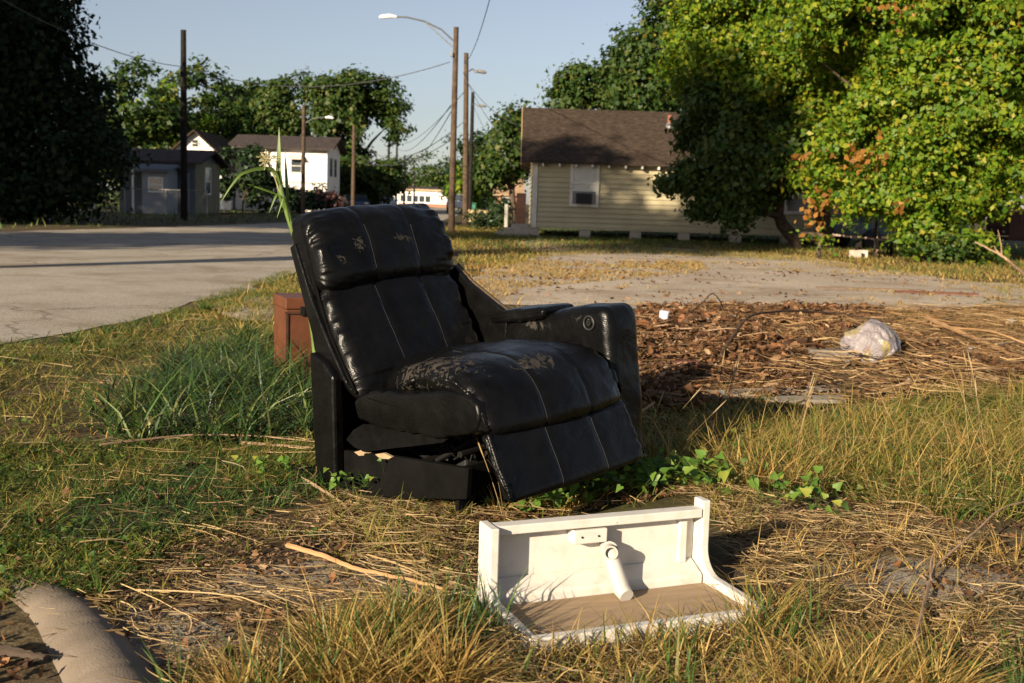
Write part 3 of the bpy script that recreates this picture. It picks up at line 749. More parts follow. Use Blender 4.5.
Rclump = region([(95, 425), (120, 385), (190, 350), (250, 338), (310, 345), (318, 440), (210, 445), (120, 440)])
Rright = region([(640, 474), (700, 440), (800, 424), (900, 412), (1040, 398), (1060, 520), (960, 530), (850, 500), (720, 498)])
Rrightlow = region([(700, 500), (860, 500), (1050, 520), (1060, 660), (900, 668), (800, 640), (750, 600), (740, 560)])
Rpile = region([(628, 330), (640, 308), (720, 306), (880, 312), (900, 330), (830, 360), (800, 400), (680, 420), (640, 410)])
Rstraw = region([(780, 345), (880, 312), (1050, 310), (1060, 405), (900, 415), (790, 410)])
Rshade = region([(500, 470), (640, 420), (760, 400), (800, 412), (700, 440), (660, 490), (560, 510)])
Rback = region([(450, 300), (470, 260), (560, 262), (700, 262), (712, 272), (600, 282), (520, 290), (500, 303)])
Rback2 = region([(455, 262), (470, 236), (530, 232), (640, 238), (800, 245), (1040, 255), (1050, 290), (900, 276), (800, 262), (640, 254), (560, 256), (500, 268)])
Rhouse = region([(440, 240), (530, 228), (640, 232), (860, 240), (1040, 250), (1040, 258), (830, 252), (640, 246), (500, 250)])
Rfarleft = [(-30, 30), (-13.2, 30), (-11.3, 38), (-9.6, 49), (-10.6, 90), (-60, 90), (-60, 30)]
Rroadside = [(-3.0, 14), (-3.1, 20), (-3.3, 30), (-3.8, 50), (-.5, 50), (-1.0, 30), (-1.6, 20), (-2.0, 14)]

def offcab(P):
    d = P - np.array(CB[:2]); ca = math.atan2(.26, .62); x = d[:, 0] * math.cos(ca) + d[:, 1] * math.sin(ca); y = -d[:, 0] * math.sin(ca) + d[:, 1] * math.cos(ca)
    return ~((x > -.05) & (x < .80) & (y > -.39) & (y < .04))
_s0 = sample
def sample(poly, n, thr=None, sc_=1.0, seed=0):
    P = _s0(poly, n, thr, sc_, seed); return P[offcab(P)]
RforeL = region([(165, 700), (225, 672), (290, 648), (400, 640), (470, 618), (500, 626), (530, 650), (560, 700), (160, 720)])
RforeM = region([(520, 652), (600, 655), (690, 640), (760, 628), (800, 640), (800, 720), (520, 720)])
RforeR = region([(748, 628), (775, 606), (812, 640), (900, 662), (1040, 640), (1060, 720), (790, 720), (770, 650)])
g = Blades()
g.field(RforeL, 3300, (.07, .20), .0042, .6, .4, tuft=55, spread=.034, thr=-.06, sc_=3.5)
g.field(RforeM, 1500, (.05, .14), .0040, .55, .35, tuft=30, spread=.035)
g.field(RforeR, 2700, (.06, .20), .0040, .6, .38, tuft=50, spread=.035, thr=-.05, sc_=3)
g.field(Rright, 3600, (.10, .30), .0040, .5, .45, tuft=14, spread=.06, thr=-.3, sc_=1.5)
g.field(Rrightlow, 1100, (.04, .16), .0036, .8, .4, tuft=14, spread=.05, thr=.02, sc_=2)
g.field(Rshade, 700, (.05, .2), .004, .6, .4, tuft=12, spread=.04)
g.field(Rleftfar, 2600, (.05, .16), .004, .6, .4, thr=-.1, sc_=1.5)
g.field(Rback, 9000, (.04, .13), .010, .6, .3, thr=-.25, sc_=1.2)
g.field(Rback2, 16000, (.05, .17), .016, .6, .3, thr=-.2, sc_=.5)
g.field(Rroadside, 7000, (.06, .22), .014, .5, .3)
Rlot = region([(500, 303), (640, 306), (880, 311), (1030, 300), (1030, 284), (960, 280), (880, 268), (800, 257), (700, 252), (600, 246), (540, 246), (520, 262), (470, 288)])
g.field(Rlot, 6500, (.03, .10), .009, .7, .4, tuft=16, spread=.10, thr=.10, sc_=.55, seed=21)
g.field(Rlot, 1500, (.02, .08), .008, .7, .4, tuft=10, spread=.05, thr=.0, sc_=1.4, seed=31)
for poly_, n_ in ((Rsidegrass, 5200), (Rbehind, 2600), (Rfarright, 6000), (Rleftside, 1600)):
    g.field(poly_, n_, (.05, .22), .0075, .6, .4, tuft=14, spread=.07, thr=-.2, sc_=1.0, seed=15)
g.build('dry_grass', M_dry)
g = Blades()
g.field(Rright, 14000, (.06, .24), .0045, .65, .5, tuft=12, spread=.07)
g.field(Rleft, 19000, (.03, .105), .0042, .85, .5, thr=-.25, sc_=1.6)
g.field(Redge, 5200, (.03, .11), .006, .8, .5, thr=-.18, sc_=2.0, seed=6)
g.field(Rleftfar, 16000, (.03, .13), .0055, .75, .5, thr=-.3, sc_=1.2)
g.field(RforeL, 800, (.05, .15), .0042, .5, .4, tuft=24, spread=.05, thr=-.1, sc_=3.5)
g.field(RforeM, 500, (.05, .13), .0042, .6, .4, tuft=20, spread=.05)
g.field(RforeR, 900, (.05, .16), .0042, .6, .4, tuft=20, spread=.05, thr=-.15, sc_=3)
g.field(Rbare, 1100, (.03, .11), .004, .8, .4, tuft=14, spread=.03, thr=.05, sc_=3)
g.field(Rmid, 1500, (.04, .13), .0042, .7, .45, tuft=9, spread=.04)
g.field(Rshade, 2500, (.04, .14), .0045, .7, .4, tuft=10, spread=.06)
g.field(Rback2, 12000, (.05, .18), .014, .5, .3, thr=-.1, sc_=.4, seed=4)
g.field(Rroadside, 6000, (.06, .25), .014, .5, .3)
for poly_, n_ in ((Rsidegrass, 9000), (Rbehind, 5500), (Rfarright, 9000), (Rleftside, 4000)):
    g.field(poly_, n_, (.04, .17), .0085, .7, .45, tuft=10, spread=.09, thr=-.25, sc_=1.0, seed=25)
g.build('olive_grass', M_mixed)
g = Blades()
g.field(Rleft, 7500, (.03, .12), .0050, .7, .5, thr=-.05, sc_=2, seed=3)
g.field(Rright, 5200, (.06, .2), .0052, .65, .45, thr=-.15, sc_=2.2, seed=5)
g.field(Rshade, 700, (.04, .14), .005, .6, .4)
g.field(RforeL, 420, (.10, .20), .006, .3, .25, tuft=16, spread=.04)
g.field(RforeM, 150, (.08, .16), .006, .3, .25, tuft=12, spread=.04)
g.field(RforeR, 260, (.08, .17), .006, .35, .3, tuft=12, spread=.04)
g.field(Redge, 2600, (.04, .13), .006, .7, .5, thr=-.1, sc_=2.5, seed=4)
g.field(Rleftfar, 3500, (.04, .16), .006, .6, .5, thr=.1, sc_=1.4, seed=8)
g.field(Rhouse, 14000, (.08, .22), .02, .5, .3)
g.field(Rfarleft, 14000, (.10, .35), .04, .5, .3)
g.field(Rback2, 4000, (.06, .25), .014, .5, .3, thr=.15, sc_=.6, seed=9)
g.build('green_grass', M_green)
g = Blades()
Rgrav = region([(190, 575), (300, 552), (445, 562), (450, 592), (380, 596), (240, 604)])
g.straw(Rbare, 950, (.02, .26), .0032, thr=-.02, sc_=2.6, zmax=.025, azm=2.9)
g.straw(Rbare, 900, (.02, .16), .003, thr=-.08, sc_=3.1, seed=4, zmax=.03)
g.straw(Rbare, 90, (.2, .5), .006, zmax=.03, azm=2.9)
g.straw(Rmid, 1300, (.03, .24), .0033, thr=-.08, sc_=2.2, seed=12, zmax=.05)
g.straw(Rleft, 520, (.04, .35), .0034, zmax=.05)
g.straw(Rleftfar, 700, (.05, .4), .0042, zmax=.04, azm=.2)
g.straw(Rright, 2200, (.05, .35), .0036, zmax=.08)
g.straw(Rrightlow, 2900, (.03, .26), .0032, thr=-.06, sc_=2.4, seed=7, zmax=.035)
g.straw(RforeL, 1600, (.05, .25), .0034, zmax=.04)
g.straw(RforeR, 1500, (.04, .22), .0034, zmax=.04)
g.straw(RforeM, 900, (.05, .25), .0034, zmax=.04)
g.straw(Rshade, 1200, (.05, .35), .0045, zmax=.04)
g.build('straw_litter', M_straw)

M_debris = leafy('brown_stalk', [(0, (.055, .032, .017)), (.45, (.15, .088, .040)), (.8, (.27, .165, .075)), (.95, (.40, .28, .14)), (1, (.20, .16, .12))], .05, .75, .15)
g = Blades()
g.straw(Rstraw, 5000, (.08, .6), .007, zmax=.10, azm=-.35)
g.straw(Rpile, 170, (.15, .5), .010, zmax=.12)
g.straw(Rstraw, 300, (.2, .6), .011, zmax=.12, azm=-.3)
g.straw(Rpile, 3800, (.05, .5), .006, zmax=.07)
g.build('stalk_litter', M_debris)
def litter(name, specs, T, mat, tilt=.6):
    V, Fs, b = [], [], 0
    for poly, n, (a, c), zm, thr in specs:
        P = sample(poly, n, thr, 1.5)
        n = len(P)
        if not n: continue
        pos = np.stack([P[:, 0], P[:, 1], height(P[:, 0], P[:, 1]) + .006 + rng.random(n) ** 2 * zm], 1)
        v, f = instance(*T, pos, rand_rot(n, tilt), a + (c - a) * rng.random(n))
        V.append(v); Fs.append(f + b); b += len(v)
    return tag(fast_mesh(name, np.vstack(V), np.vstack(Fs), mat), kind='stuff')
Rgutter = region([(-30, 600), (8, 610), (50, 690), (-40, 700)])
M_weed = leafy('weed_leaf', [(0, (.04, .085, .014)), (.6, (.075, .13, .022)), (1, (.15, .17, .03))], .4, .5, .3)
litter('weed_leaves', [(Rleft, 2600, (.010, .024), .05, -.05), (Rleftfar, 2600, (.012, .03), .06, -.1), (Rright, 1600, (.012, .03), .12, -.1), (RforeL, 300, (.012, .03), .06, .0), (RforeR, 300, (.012, .03), .06, .0), (Rshade, 900, (.012, .03), .08, -.1), (Rbare, 200, (.01, .02), .03, .0)], HEART, M_weed, .7)
litter('leaf_litter', [(Rpile, 17000, (.02, .07), .06, None), (Rpile, 5000, (.06, .13), .07, .02), (Rstraw, 6500, (.02, .08), .05, -.15), (Rshade, 1800, (.03, .08), .03, None), (Rbare, 300, (.012, .04), .015, None), (Rmid, 500, (.015, .05), .02, None), (Rright, 500, (.02, .05), .03, None), (Rrightlow, 400, (.015, .04), .02, None), (Rgutter, 45, (.02, .05), .02, None), (Rleft, 250, (.02, .05), .02, None), (Rback, 300, (.05, .1), .02, None), (Rlot, 900, (.03, .09), .01, .0)], CURL, M_litter, .9)
litter('gravel_bits', [(Rgrav, 12000, (.0015, .0065), .002, None), (Rgrav, 500, (.006, .013), .002, None), (Rbare, 5000, (.002, .008), .002, .0), (Rbare, 700, (.003, .011), .003, None), (Rrightlow, 1200, (.003, .010), .002, .05), (Rleft, 300, (.003, .008), .002, None), (Rlot, 5000, (.006, .022), .004, -.1)], ROCK, M_rock, 1.0)
litter('bark_mulch', [(Rpile, 9000, (.02, .10), .055, None), (Rstraw, 1600, (.03, .10), .04, None), (Rmid, 2200, (.008, .035), .012, None), (Rbare, 5200, (.005, .024), .010, None), (Rrightlow, 1500, (.006, .03), .01, None), (Rshade, 1500, (.01, .04), .02, None)], ([(-.5, -.12, 0), (.5, -.16, .03), (.5, .10, .02), (-.5, .15, .05)], [(0, 1, 2, 3)]), M_chip, .5)

# ground vines with heart shaped leaves
def vine(name, label, px, n, seedlen=.05, size=(.025, .05), group=None):
    loc = G(*px[0]); loc[2] = H1(loc[0], loc[1]); t = thing(name, label, 'vine', loc, 0, group)
    pts = [np.array(G(*p)) for p in px]
    mbs = MB(); Q = []
    for a, b in zip(pts, pts[1:]):
        for i in range(10):
            q = a + (b - a) * i / 10; q = q + np.array([.02 * vnoise(q[0] * 14, i), .03 * vnoise(q[1] * 14, i + 3), 0])
            q[2] = H1(q[0], q[1]) + .035 + .03 * vnoise(q[0] * 8, q[1] * 8); Q.append(q - loc)
    mbs.tube(Q, .0018, 5); 
    k = rng.integers(0, len(Q), n); Q = np.array(Q)
    base = Q[k] + rng.normal(0, 1, (n, 3)) * np.array([seedlen, seedlen, .018]); base[:, 2] = np.abs(base[:, 2] - .01) + .015 + rng.random(n) * .085
    for i in range(n): mbs.tube([Q[k[i]], (Q[k[i]] + base[i]) / 2 + np.array([0, 0, .01]), base[i]], .0009, 4, False)
    mbs.build('stem', M_green, t)
    nz = np.stack([rng.normal(-.15, .6, n), rng.normal(-.4, .6, n), np.full(n, .75)], 1)
    v, f = instance(*HEART, base, frames(nz, rng.random(n) * 6.28), size[0] + (size[1] - size[0]) * rng.random(n))
    fast_mesh('leaves', v, f, M_vine, t); return t
vine('ground_vine', 'green heart leaved vine creeping along the foot of the recliner base', [(343, 497), (370, 494), (405, 500), (440, 506), (490, 512)], 60, .05, (.016, .034))
vine('ground_vine', 'bright green vine massed between the footrest and the white cabinet piece', [(528, 512), (548, 504), (590, 500), (640, 494), (700, 488), (706, 496)], 300, .085, (.022, .052))
vine('ground_vine', 'yellowing vine behind the upper right corner of the white cabinet piece', [(640, 500), (665, 484), (690, 488), (720, 492)], 80, .06, (.024, .05))
vine('ground_vine', 'low leafy vine patch in the grass right of the white cabinet piece', [(755, 508), (790, 505), (815, 512), (842, 530)], 46, .06, (.022, .05))
vine('ground_vine', 'small creeping vine in short grass left of the rear recliner post', [(240, 486), (270, 478), (296, 480)], 22, .03, (.02, .035))

# long green clump beside the case
t = None
g = Blades()
Cl = sample(Rclump, 150)
n = 2700; k = rng.integers(0, len(Cl), n); th = rng.random(n) * 6.283; rad = np.abs(rng.normal(0, .05, n))
P = Cl[k] + np.stack([np.cos(th), np.sin(th)], 1) * rad[:, None]
cxy = np.array([-1.28, 5.95])
hgt = .48 + .58 * np.exp(-np.sum(((Cl[k] - cxy) / np.array([.45, .9])) ** 2, 1))
V, Fb = blade_geo(P, (.26 + .34 * rng.random(n)) * hgt, .0105 * (.6 + .8 * rng.random(n)), np.clip(np.abs(rng.normal(.30, .28, n)), 0, 1.2), .35 + .7 * rng.random(n), th + rng.normal(0, .8, n), seg=4)
loc = np.array([cxy[0], cxy[1], 0.0])
o = fast_mesh('grass_clump', V - loc, Fb, M_lush, loc=loc)
tag(o, 'dark green clump of long bladed grass left of the recliner', 'grass clump')
def tuft(px, n, ln, w_, mat, name, label, cat='grass tuft', lean=.5, spread=.02, droop=.4, group=None):
    c = G(*px); c[2] = 0
    th = rng.random(n) * 6.283; rad = np.abs(rng.normal(0, spread, n))
    P = c[:2] + np.stack([np.cos(th), np.sin(th)], 1) * rad[:, None]
    V, Fb = blade_geo(P, ln * (.6 + .6 * rng.random(n)), np.full(n, w_), lean * (.2 + 1.2 * rng.random(n)), droop * (.4 + rng.random(n)), th, seg=4)
    o = fast_mesh(name, V - c, Fb, mat, loc=c); return tag(o, label, cat, group)
tuft((98, 592), 60, .15, .004, M_green, 'grass_tuft', 'small green grass tuft just above the end of the concrete kerb', lean=.9)
tuft((135, 440), 9, .45, .010, M_green, 'grass_tuft', 'long arching pale blades drooping at the front of the dark grass clump', lean=.7, droop=.7)
tuft((205, 312), 70, .16, .010, M_green, 'grass_tuft', 'short bright weed tuft at the broken road edge near the case', lean=.6)
tuft((70, 345), 60, .14, .008, M_green, 'grass_tuft', 'low green weed tuft at the road edge on the far left', lean=.7)
for px_, n_, l_, lab_ in (((474, 508), 34, .13, 'dry tuft under the open corner of the recliner base'), ((497, 515), 40, .15, 'dry tuft at the lower left corner of the footrest'), ((446, 505), 26, .09, 'short dry tuft against the middle of the black base board'), ((560, 512), 30, .12, 'dry tuft between the footrest and the back of the white cabinet piece')):
    tuft(px_, n_, l_, .0035, M_dry, 'grass_tuft', lab_, lean=.6, spread=.025)
# seed heads standing out of the right hand grass
def seed_stalk(px, h, lean_az, lean, label, n=1):
    c = G(*px); t = thing('seed_grass', label, 'grass', (c[0], c[1], H1(c[0], c[1]) - .01), 0, None)
    ms, mh = MB(), MB()
    for i in range(n):
        a = lean_az + random.uniform(-.5, .5); b = lean * random.uniform(.5, 1.3); hh = h * random.uniform(.75, 1.1)
        o_ = np.array([random.gauss(0, .03), random.gauss(0, .03), 0]) * (n > 1)
        P = [o_ + np.array([math.cos(a) * hh * (b * q + .25 * b * q * q), math.sin(a) * hh * (b * q + .25 * b * q * q), hh * q]) for q in np.linspace(0, 1, 8)]
        ms.tube(P, .0012, 4, False)
        d = (P[-1] - P[-2]); d /= np.linalg.norm(d)
        mh.tube([P[-1] - d * .005, P[-1] + d * .02, P[-1] + d * .05, P[-1] + d * .075], [.001, .0028, .0026, .0006], 6)
    ms.build('stalk', M_straw, t); mh.build('seed_head', M_straw, t); return t
seed_stalk((712, 440), .36, .3, .25, 'cluster of pale seed headed stalks right of the recliner footrest', 6)
seed_stalk((790, 470), .34, .1, .2, 'thin seed headed stalks in front of the grey planks', 4)
seed_stalk((505, 520), .26, 2.3, .5, 'bent brown seed stalk leaning over the recliner base opening', 2)
seed_stalk((640, 478), .30, .5, .6, 'bent tan grass stalk crossing the lower corner of the footrest', 3)
seed_stalk((980, 470), .42, 2.2, .3, 'tall straw coloured stalks at the right edge of the lot grass', 6)

# ------------------------------------------------------------------ litter and sticks on the lot
def branch(name, label, pts, rad, mat, cat='branch', twigs=(), group=None, n=6):
    P = [np.array(p, float) for p in pts]; loc = np.array([P[0][0], P[0][1], H1(P[0][0], P[0][1])])
    def smooth(P):
        Q = []
        for a, b in zip(P, P[1:]):
            for i in range(6): Q.append(a + (b - a) * i / 6)
        Q.append(P[-1])
        for _ in range(3): Q = [Q[0]] + [(Q[i - 1] + 2 * Q[i] + Q[i + 1]) / 4 for i in range(1, len(Q) - 1)] + [Q[-1]]
        return [q + np.array([vnoise(q[0] * 9, i * .7), vnoise(q[1] * 9, i * .7), vnoise(q[2] * 9 + i, 3)]) * rad * .45 for i, q in enumerate(Q)]
    mb = MB(); Q = smooth(P); mb.tube([q - loc for q in Q], list(np.linspace(rad, rad * .45, len(Q))), n)
    for tw in twigs:
        Q = smooth([np.array(p, float) for p in tw]); mb.tube([q - loc for q in Q], list(np.linspace(rad * .6, rad * .2, len(Q))), n)
    o = mb.build(name, mat, smooth=True, loc=None); o.location = loc
    return tag(o, label, cat, group)
M_stick = plain('dead_stick', (.26, .175, .11), .9, .3, 12, .4, .15)
M_stickdark = plain('dark_stick', (.07, .045, .032), .9, .3, 12, .4, .15)
M_stickpale = plain('pale_cane', (.46, .34, .20), .8, .2, 10, .2, .2)
M_stickorange = plain('orange_root', (.36, .21, .10), .8, .2, 10, .2, .2)
def gp(x, y, z=.02): q = G(x, y); q[2] = H1(q[0], q[1]) + z; return q
branch('dead_branch', 'forked bare grey branch lying in straw at the lower right', [AT(913, 655, 2.62), gp(927, 598, .03), AT(938, 563, 3.35), AT(975, 532, 3.55), AT(1000, 508, 3.75), AT(1030, 500, 3.9)], .006, M_stick, twigs=[[AT(931, 580, 3.2), AT(930, 560, 3.3), AT(942, 538, 3.4)]])
branch('bent_twig', 'dark twig arched like a tent over the brown leaf pile', [gp(686, 318), AT(702, 303, 10.3), AT(712, 292, 10.4), AT(720, 300, 10.4), gp(724, 312)], .010, M_stickdark)
branch('dead_branch', 'orange brown root curving over the gravel patch left of the white cabinet', [gp(287, 551, .022), gp(322, 566, .032), gp(352, 581, .038), gp(385, 587, .034), gp(420, 592, .03), gp(444, 598, .03)], .0085, M_stickorange)
branch('cane', 'long pale cane lying through the grass left of the recliner', [gp(100, 452, .05), gp(190, 441, .06), gp(260, 441, .05), gp(316, 446, .03)], .0055, M_stick)
branch('cane', 'shorter tan cane lying close against the rear recliner post', [gp(238, 443, .03), gp(280, 450, .03), gp(313, 453, .03)], .008, M_stick)
branch('dead_branch', 'thin forked stick on straw below the recliner base board', [gp(306, 483, .02), gp(325, 497, .03), gp(345, 508, .02), gp(357, 524, .015), gp(350, 560, .01)], .006, M_stick, twigs=[[gp(330, 498, .03), gp(352, 493, .02), gp(372, 496, .02)]])
branch('dead_branch', 'long dark branch lying across the leaf pile toward the plastic bag', [gp(720, 372, .08), gp(745, 356, .16), gp(790, 348, .18), gp(840, 343, .14), gp(900, 343, .10)], .012, M_stickdark)
branch('dead_branch', 'bowed grey branch arching just left of the plastic bag', [gp(787, 372, .02), AT(789, 352, 8.3), AT(805, 345, 8.2), AT(822, 342, 8.2), gp(840, 358, .03)], .009, M_stick)
branch('dead_branch', 'long straight tan pole lying in the straw right of the plastic bag', [gp(925, 330, .12), gp(960, 348, .12), gp(1000, 366, .10), gp(1040, 378, .06)], .022, M_stickorange)
branch('dead_branch', 'pale peeled stick pointing out of frame from the right straw', [gp(994, 362, .06), gp(1040, 348, .12)], .014, M_stickpale)
branch('dead_branch', 'brown forked sticks crossed in the straw above the plastic bag', [gp(905, 322, .05), gp(935, 337, .10), gp(990, 352, .14), gp(1030, 361, .1)], .014, M_stickorange, twigs=[[gp(930, 333, .1), gp(960, 325, .1), gp(985, 322, .05)]])
branch('dead_branch', 'small stubby stick resting on leaves by the white cup', [gp(640, 352, .03), gp(656, 340, .10)], .016, M_stick)
for a, b, h in ((650, 690, 345), (676, 712, 349), (700, 742, 352), (730, 768, 330), (905, 960, 395), (935, 990, 378), (955, 1015, 386), (880, 930, 402), (845, 905, 326)):
    branch('twig', 'thin dry twig among the litter of the debris pile', [gp(a, h, .05), gp((a + b) / 2, h + 4, .1), gp(b, h - 6 + (a % 13), .06)], .007, M_stick, 'twig', group='dry twigs scattered through the debris pile')
branch('dead_branch', 'short thick weathered stick lying in the corner left of the kerb', [gp(-12, 655, .02), gp(18, 662, .03), gp(44, 668, .03)], .016, plain('grey_stick', (.05, .036, .026), .9, .3, 12, .4))

# grey planks in the recliner's shadow
M_plank = plain('grey_weathered_board', (.20, .175, .145), .9, .25, 9, .4, .15)
for px, ln, rz, lab in (((745, 405), 1.15, .10, 'long grey weathered plank lying in shadow right of the recliner'), ((770, 398), .85, .22, 'short grey weathered plank behind the longer one in shadow'), ((705, 416), .6, .55, 'narrow grey lath leaning in shadow beside the footrest')):
    c = gp(*px, .03); mb = MB(); mb.box((0, 0, 0), (ln, .11 if ln > .7 else .04, .022)); o = mb.build('plank', M_plank, bevel=.003)
    o.location = c; o.rotation_euler = (R(6), R(-2), rz); tag(o, lab, 'plank')

# knotted plastic bag of rubbish
def mat_bag():
    t = NT('thin_white_plastic'); c = t.coord()
    v = t.noise(5.0, 3, .5, c, .4)
    col = t.ramp(v, [(.0, (.20, .17, .18)), (.50, (.34, .30, .31)), (.58, (.36, .28, .08)), (.66, (.32, .29, .29))])
    r2 = t.noise(4.0, 3, .5, None, .8)
    col = t.mix(t.ramp(r2, [(.56, (0, 0, 0)), (.64, (.85, .85, .85))]), col, (.32, .06, .05))
    m = t.done(col, .28, t.bump(t.noise(11, 5, .6, c, 2.2), .8, .03), .5)
    t.b.inputs['Transmission Weight'].default_value = .30
    return m
bm = bmesh.new(); bmesh.ops.create_icosphere(bm, subdivisions=5, radius=1.0)
for v in bm.verts:
    x, y, z = v.co
    cr = fbm(x * 2.1 + z * 1.3 + 4, y * 2.1 - z * 1.7, 3); fold = abs(vnoise(x * 4 + z * 2.5, y * 4 + z * 1.2)) * .45 + abs(vnoise(x * 8 - z * 6, y * 8 + z * 3)) * .2
    k = 1 + .24 * cr - .34 * fold
    v.co = (x * .205 * k - .03, y * .17 * k, max(z, -.75) * .185 * k * (1 + .25 * x) + .12)
me = bpy.data.meshes.new('plastic_bag'); bm.to_mesh(me); bm.free(); me.polygons.foreach_set('use_smooth', [True] * len(me.polygons)); me.materials.append(mat_bag())
bag = bpy.data.objects.new('plastic_bag', me); COL.objects.link(bag); bag.location = gp(873, 375, -.02); tag(bag, 'crumpled white plastic bag of rubbish sitting on the straw', 'plastic bag')
mb = MB(); mb.tube([(-.15, -.06, .06), (-.18, -.09, .03), (-.20, -.10, .02), (-.215, -.12, .02)], [.03, .012, .014, .02], 10); mb.build('bag_tail', bag.data.materials[0], bag, smooth=True)
def chunk(name, label, cat, px, dims, rz, mat, dz=0.0, tilt=0.0, rough=.12):
    bm = bmesh.new(); bmesh.ops.create_cube(bm, size=1.0); bmesh.ops.subdivide_edges(bm, edges=bm.edges[:], cuts=4, use_grid_fill=True)
    for v in bm.verts:
        k = 1 + rough * fbm(v.co.x * 2.3 + px[0], v.co.y * 2.3 + v.co.z * 3.1, 3); v.co = (v.co.x * dims[0] * k, v.co.y * dims[1] * k, v.co.z * dims[2] * k)
    me = bpy.data.meshes.new(name); bm.to_mesh(me); bm.free(); me.materials.append(mat)
    o = bpy.data.objects.new(name, me); COL.objects.link(o); c = gp(*px, dims[2] * .4 + dz); o.location = c; o.rotation_euler = (tilt, tilt * .6, rz); return tag(o, label, cat)
M_conc = plain('broken_concrete', (.36, .31, .25), .95, .2, 12, .5, .1)
chunk('concrete_slab', 'flat grey concrete chunk wedged left of the plastic bag', 'concrete chunk', (829, 374), (.30, .14, .075), -.1, plain('dull_grey_concrete', (.16, .135, .11), .95, .2, 12, .5, .1), -.02)
chunk('paper_scrap', 'white crumpled paper scrap on straw right of the plastic bag', 'paper', (972, 362), (.10, .08, .035), .4, M_white, 0, .2, .5)
chunk('paper_scrap', 'smaller white paper scrap just above the larger one on straw', 'paper', (982, 355), (.09, .06, .03), 1.1, M_white, 0, .3, .5)
chunk('paper_scrap', 'tiny pale foam crumb on dry straw below the plastic bag', 'paper', (913, 391), (.07, .05, .03), .2, M_white, 0, .2, .4)
chunk('brick_piece', 'broken red brick lying flat in the leaf pile by the recliner arm', 'brick', (683, 372), (.17, .10, .06), .15, plain('red_brick_dark', (.15, .055, .04), .9, .25, 12, .4))
mb = MB()
mb.prism([(-.042 + .0 * i, 0) for i in range(0)] or [(.0, 0), (.036, 0), (.044, .12), (-.008, .12)], 0, .001, lambda p, t: (p[0], t, p[1])) if False else None
mb.tube([(0, 0, 0), (0, 0, .055), (0, 0, .118), (0, 0, .12)], [.036, .040, .046, .042], 20)
cup = mb.build('paper_cup', plain('cup_white', (.74, .72, .74), .5, .06, 20, 0), smooth=True); cup.location = gp(663, 331, .01); cup.rotation_euler = (.1, .05, 0); tag(cup, 'white paper cup standing upright at the left of the leaf pile', 'cup')
mb = MB(); mb.prism([(0, 0), (.16, .02), (.17, .08), (.02, .07)], 0, .004, lambda p, t: (p[0], p[1], t + .03 * math.sin(p[0] * 14)))
o = mb.build('paper_scrap', plain('pale_blue_paper', (.50, .55, .62), .7, .1, 8, 0)); o.location = gp(690, 335, .05); tag(o, 'pale blue paper scrap lying flat right of the white cup', 'paper')
o = copy_tree(o); o.location = gp(725, 330, .06); o.rotation_euler = (.2, .1, .5); o.scale = (1.3, 1, 1); o.data = o.data.copy(); o.data.materials.clear(); o.data.materials.append(M_white); tag(o, 'torn white card scrap on leaves below the arched twig', 'paper')
o = copy_tree(o); o.location = gp(1012, 328, .06); o.rotation_euler = (.3, .1, .9); tag(o, 'white card scrap at the right edge of the straw pile', 'paper')
mb = MB(); mb.box((0, 0, 0), (1.15, .14, .03)); o = mb.build('plank', plain('red_painted_board', (.11, .045, .030), .85, .3, 6, .3), bevel=.004); o.location = gp(936, 294, .02); o.rotation_euler = (0, 0, -.03); tag(o, 'faded red painted board lying on the concrete at the right', 'plank')
mb = MB(); mb.box((0, 0, 0), (1.6, .10, .025)); o = mb.build('plank', plain('thin_tan_batten', (.15, .105, .07), .9, .3, 8, .3), bevel=.004); o.location = gp(870, 290, .02); o.rotation_euler = (0, 0, .05); tag(o, 'long thin tan batten on the concrete left of the red board', 'plank')
# dry leaf standing against the base board
v, f = instance(*CURL, np.array([[0, 0, 0.0]]), frames(np.array([[-.25, -.95, .1]]), np.array([.4])), np.array([.085]))
fl = G(413, 497); o = fast_mesh('dry_leaf', v, f, plain('tan_leaf', (.50, .35, .19), .7, .2, 30, 0), loc=(fl[0] + .02, fl[1] - .05, .045)); tag(o, 'tan curled leaf standing against the black base board', 'leaf')

# tall weed behind the recliner
wb = np.array([-.84, 5.06, 0.0])
weed = thing('tall_weed', 'tall green reed with a pale seed head behind the recliner back', 'weed', wb)
def wp(x, y, Y): return AT(x, y, Y) - wb
M_reed = plain('reed_green', (.10, .15, .035), .5, .3, 9, .1, .4)
mb = MB(); mb.tube([(0, 0, 0), wp(313, 330, 5.06), wp(299, 250, 5.06), wp(288, 215, 5.05), wp(281, 190, 5.04), wp(279, 165, 5.04)], [.012, .013, .014, .013, .011, .006], 8); mb.build('stalk', M_reed, weed, smooth=True)
def strap(pts, wd, mat, nm='leaf'):
    P = [np.array(p) for p in pts]; Q = []
    for a, b in zip(P, P[1:]):
        for i in range(6): Q.append(a + (b - a) * i / 6)
    Q.append(P[-1])
    for _ in range(4): Q = [Q[0]] + [(Q[i - 1] + 2 * Q[i] + Q[i + 1]) / 4 for i in range(1, len(Q) - 1)] + [Q[-1]]
    V, F = [], []; n = len(Q)
    for i, q in enumerate(Q):
        t_ = Q[min(i + 1, n - 1)] - Q[max(i - 1, 0)]; sd = np.cross(t_, np.array([.2, 1, .1])); sd /= np.linalg.norm(sd) + 1e-9
        w_ = wd * math.sin(math.pi * min(1, .12 + .88 * i / (n - 1)) ** .9) * .5 + .0006
        V += [q - sd * w_, q + np.array([0, .25 * w_, 0]), q + sd * w_]
        if i: b = 3 * i; F += [(b - 3, b - 2, b + 1, b), (b - 2, b - 1, b + 2, b + 1)]
    return fast_mesh(nm, V, F, mat, weed, True)
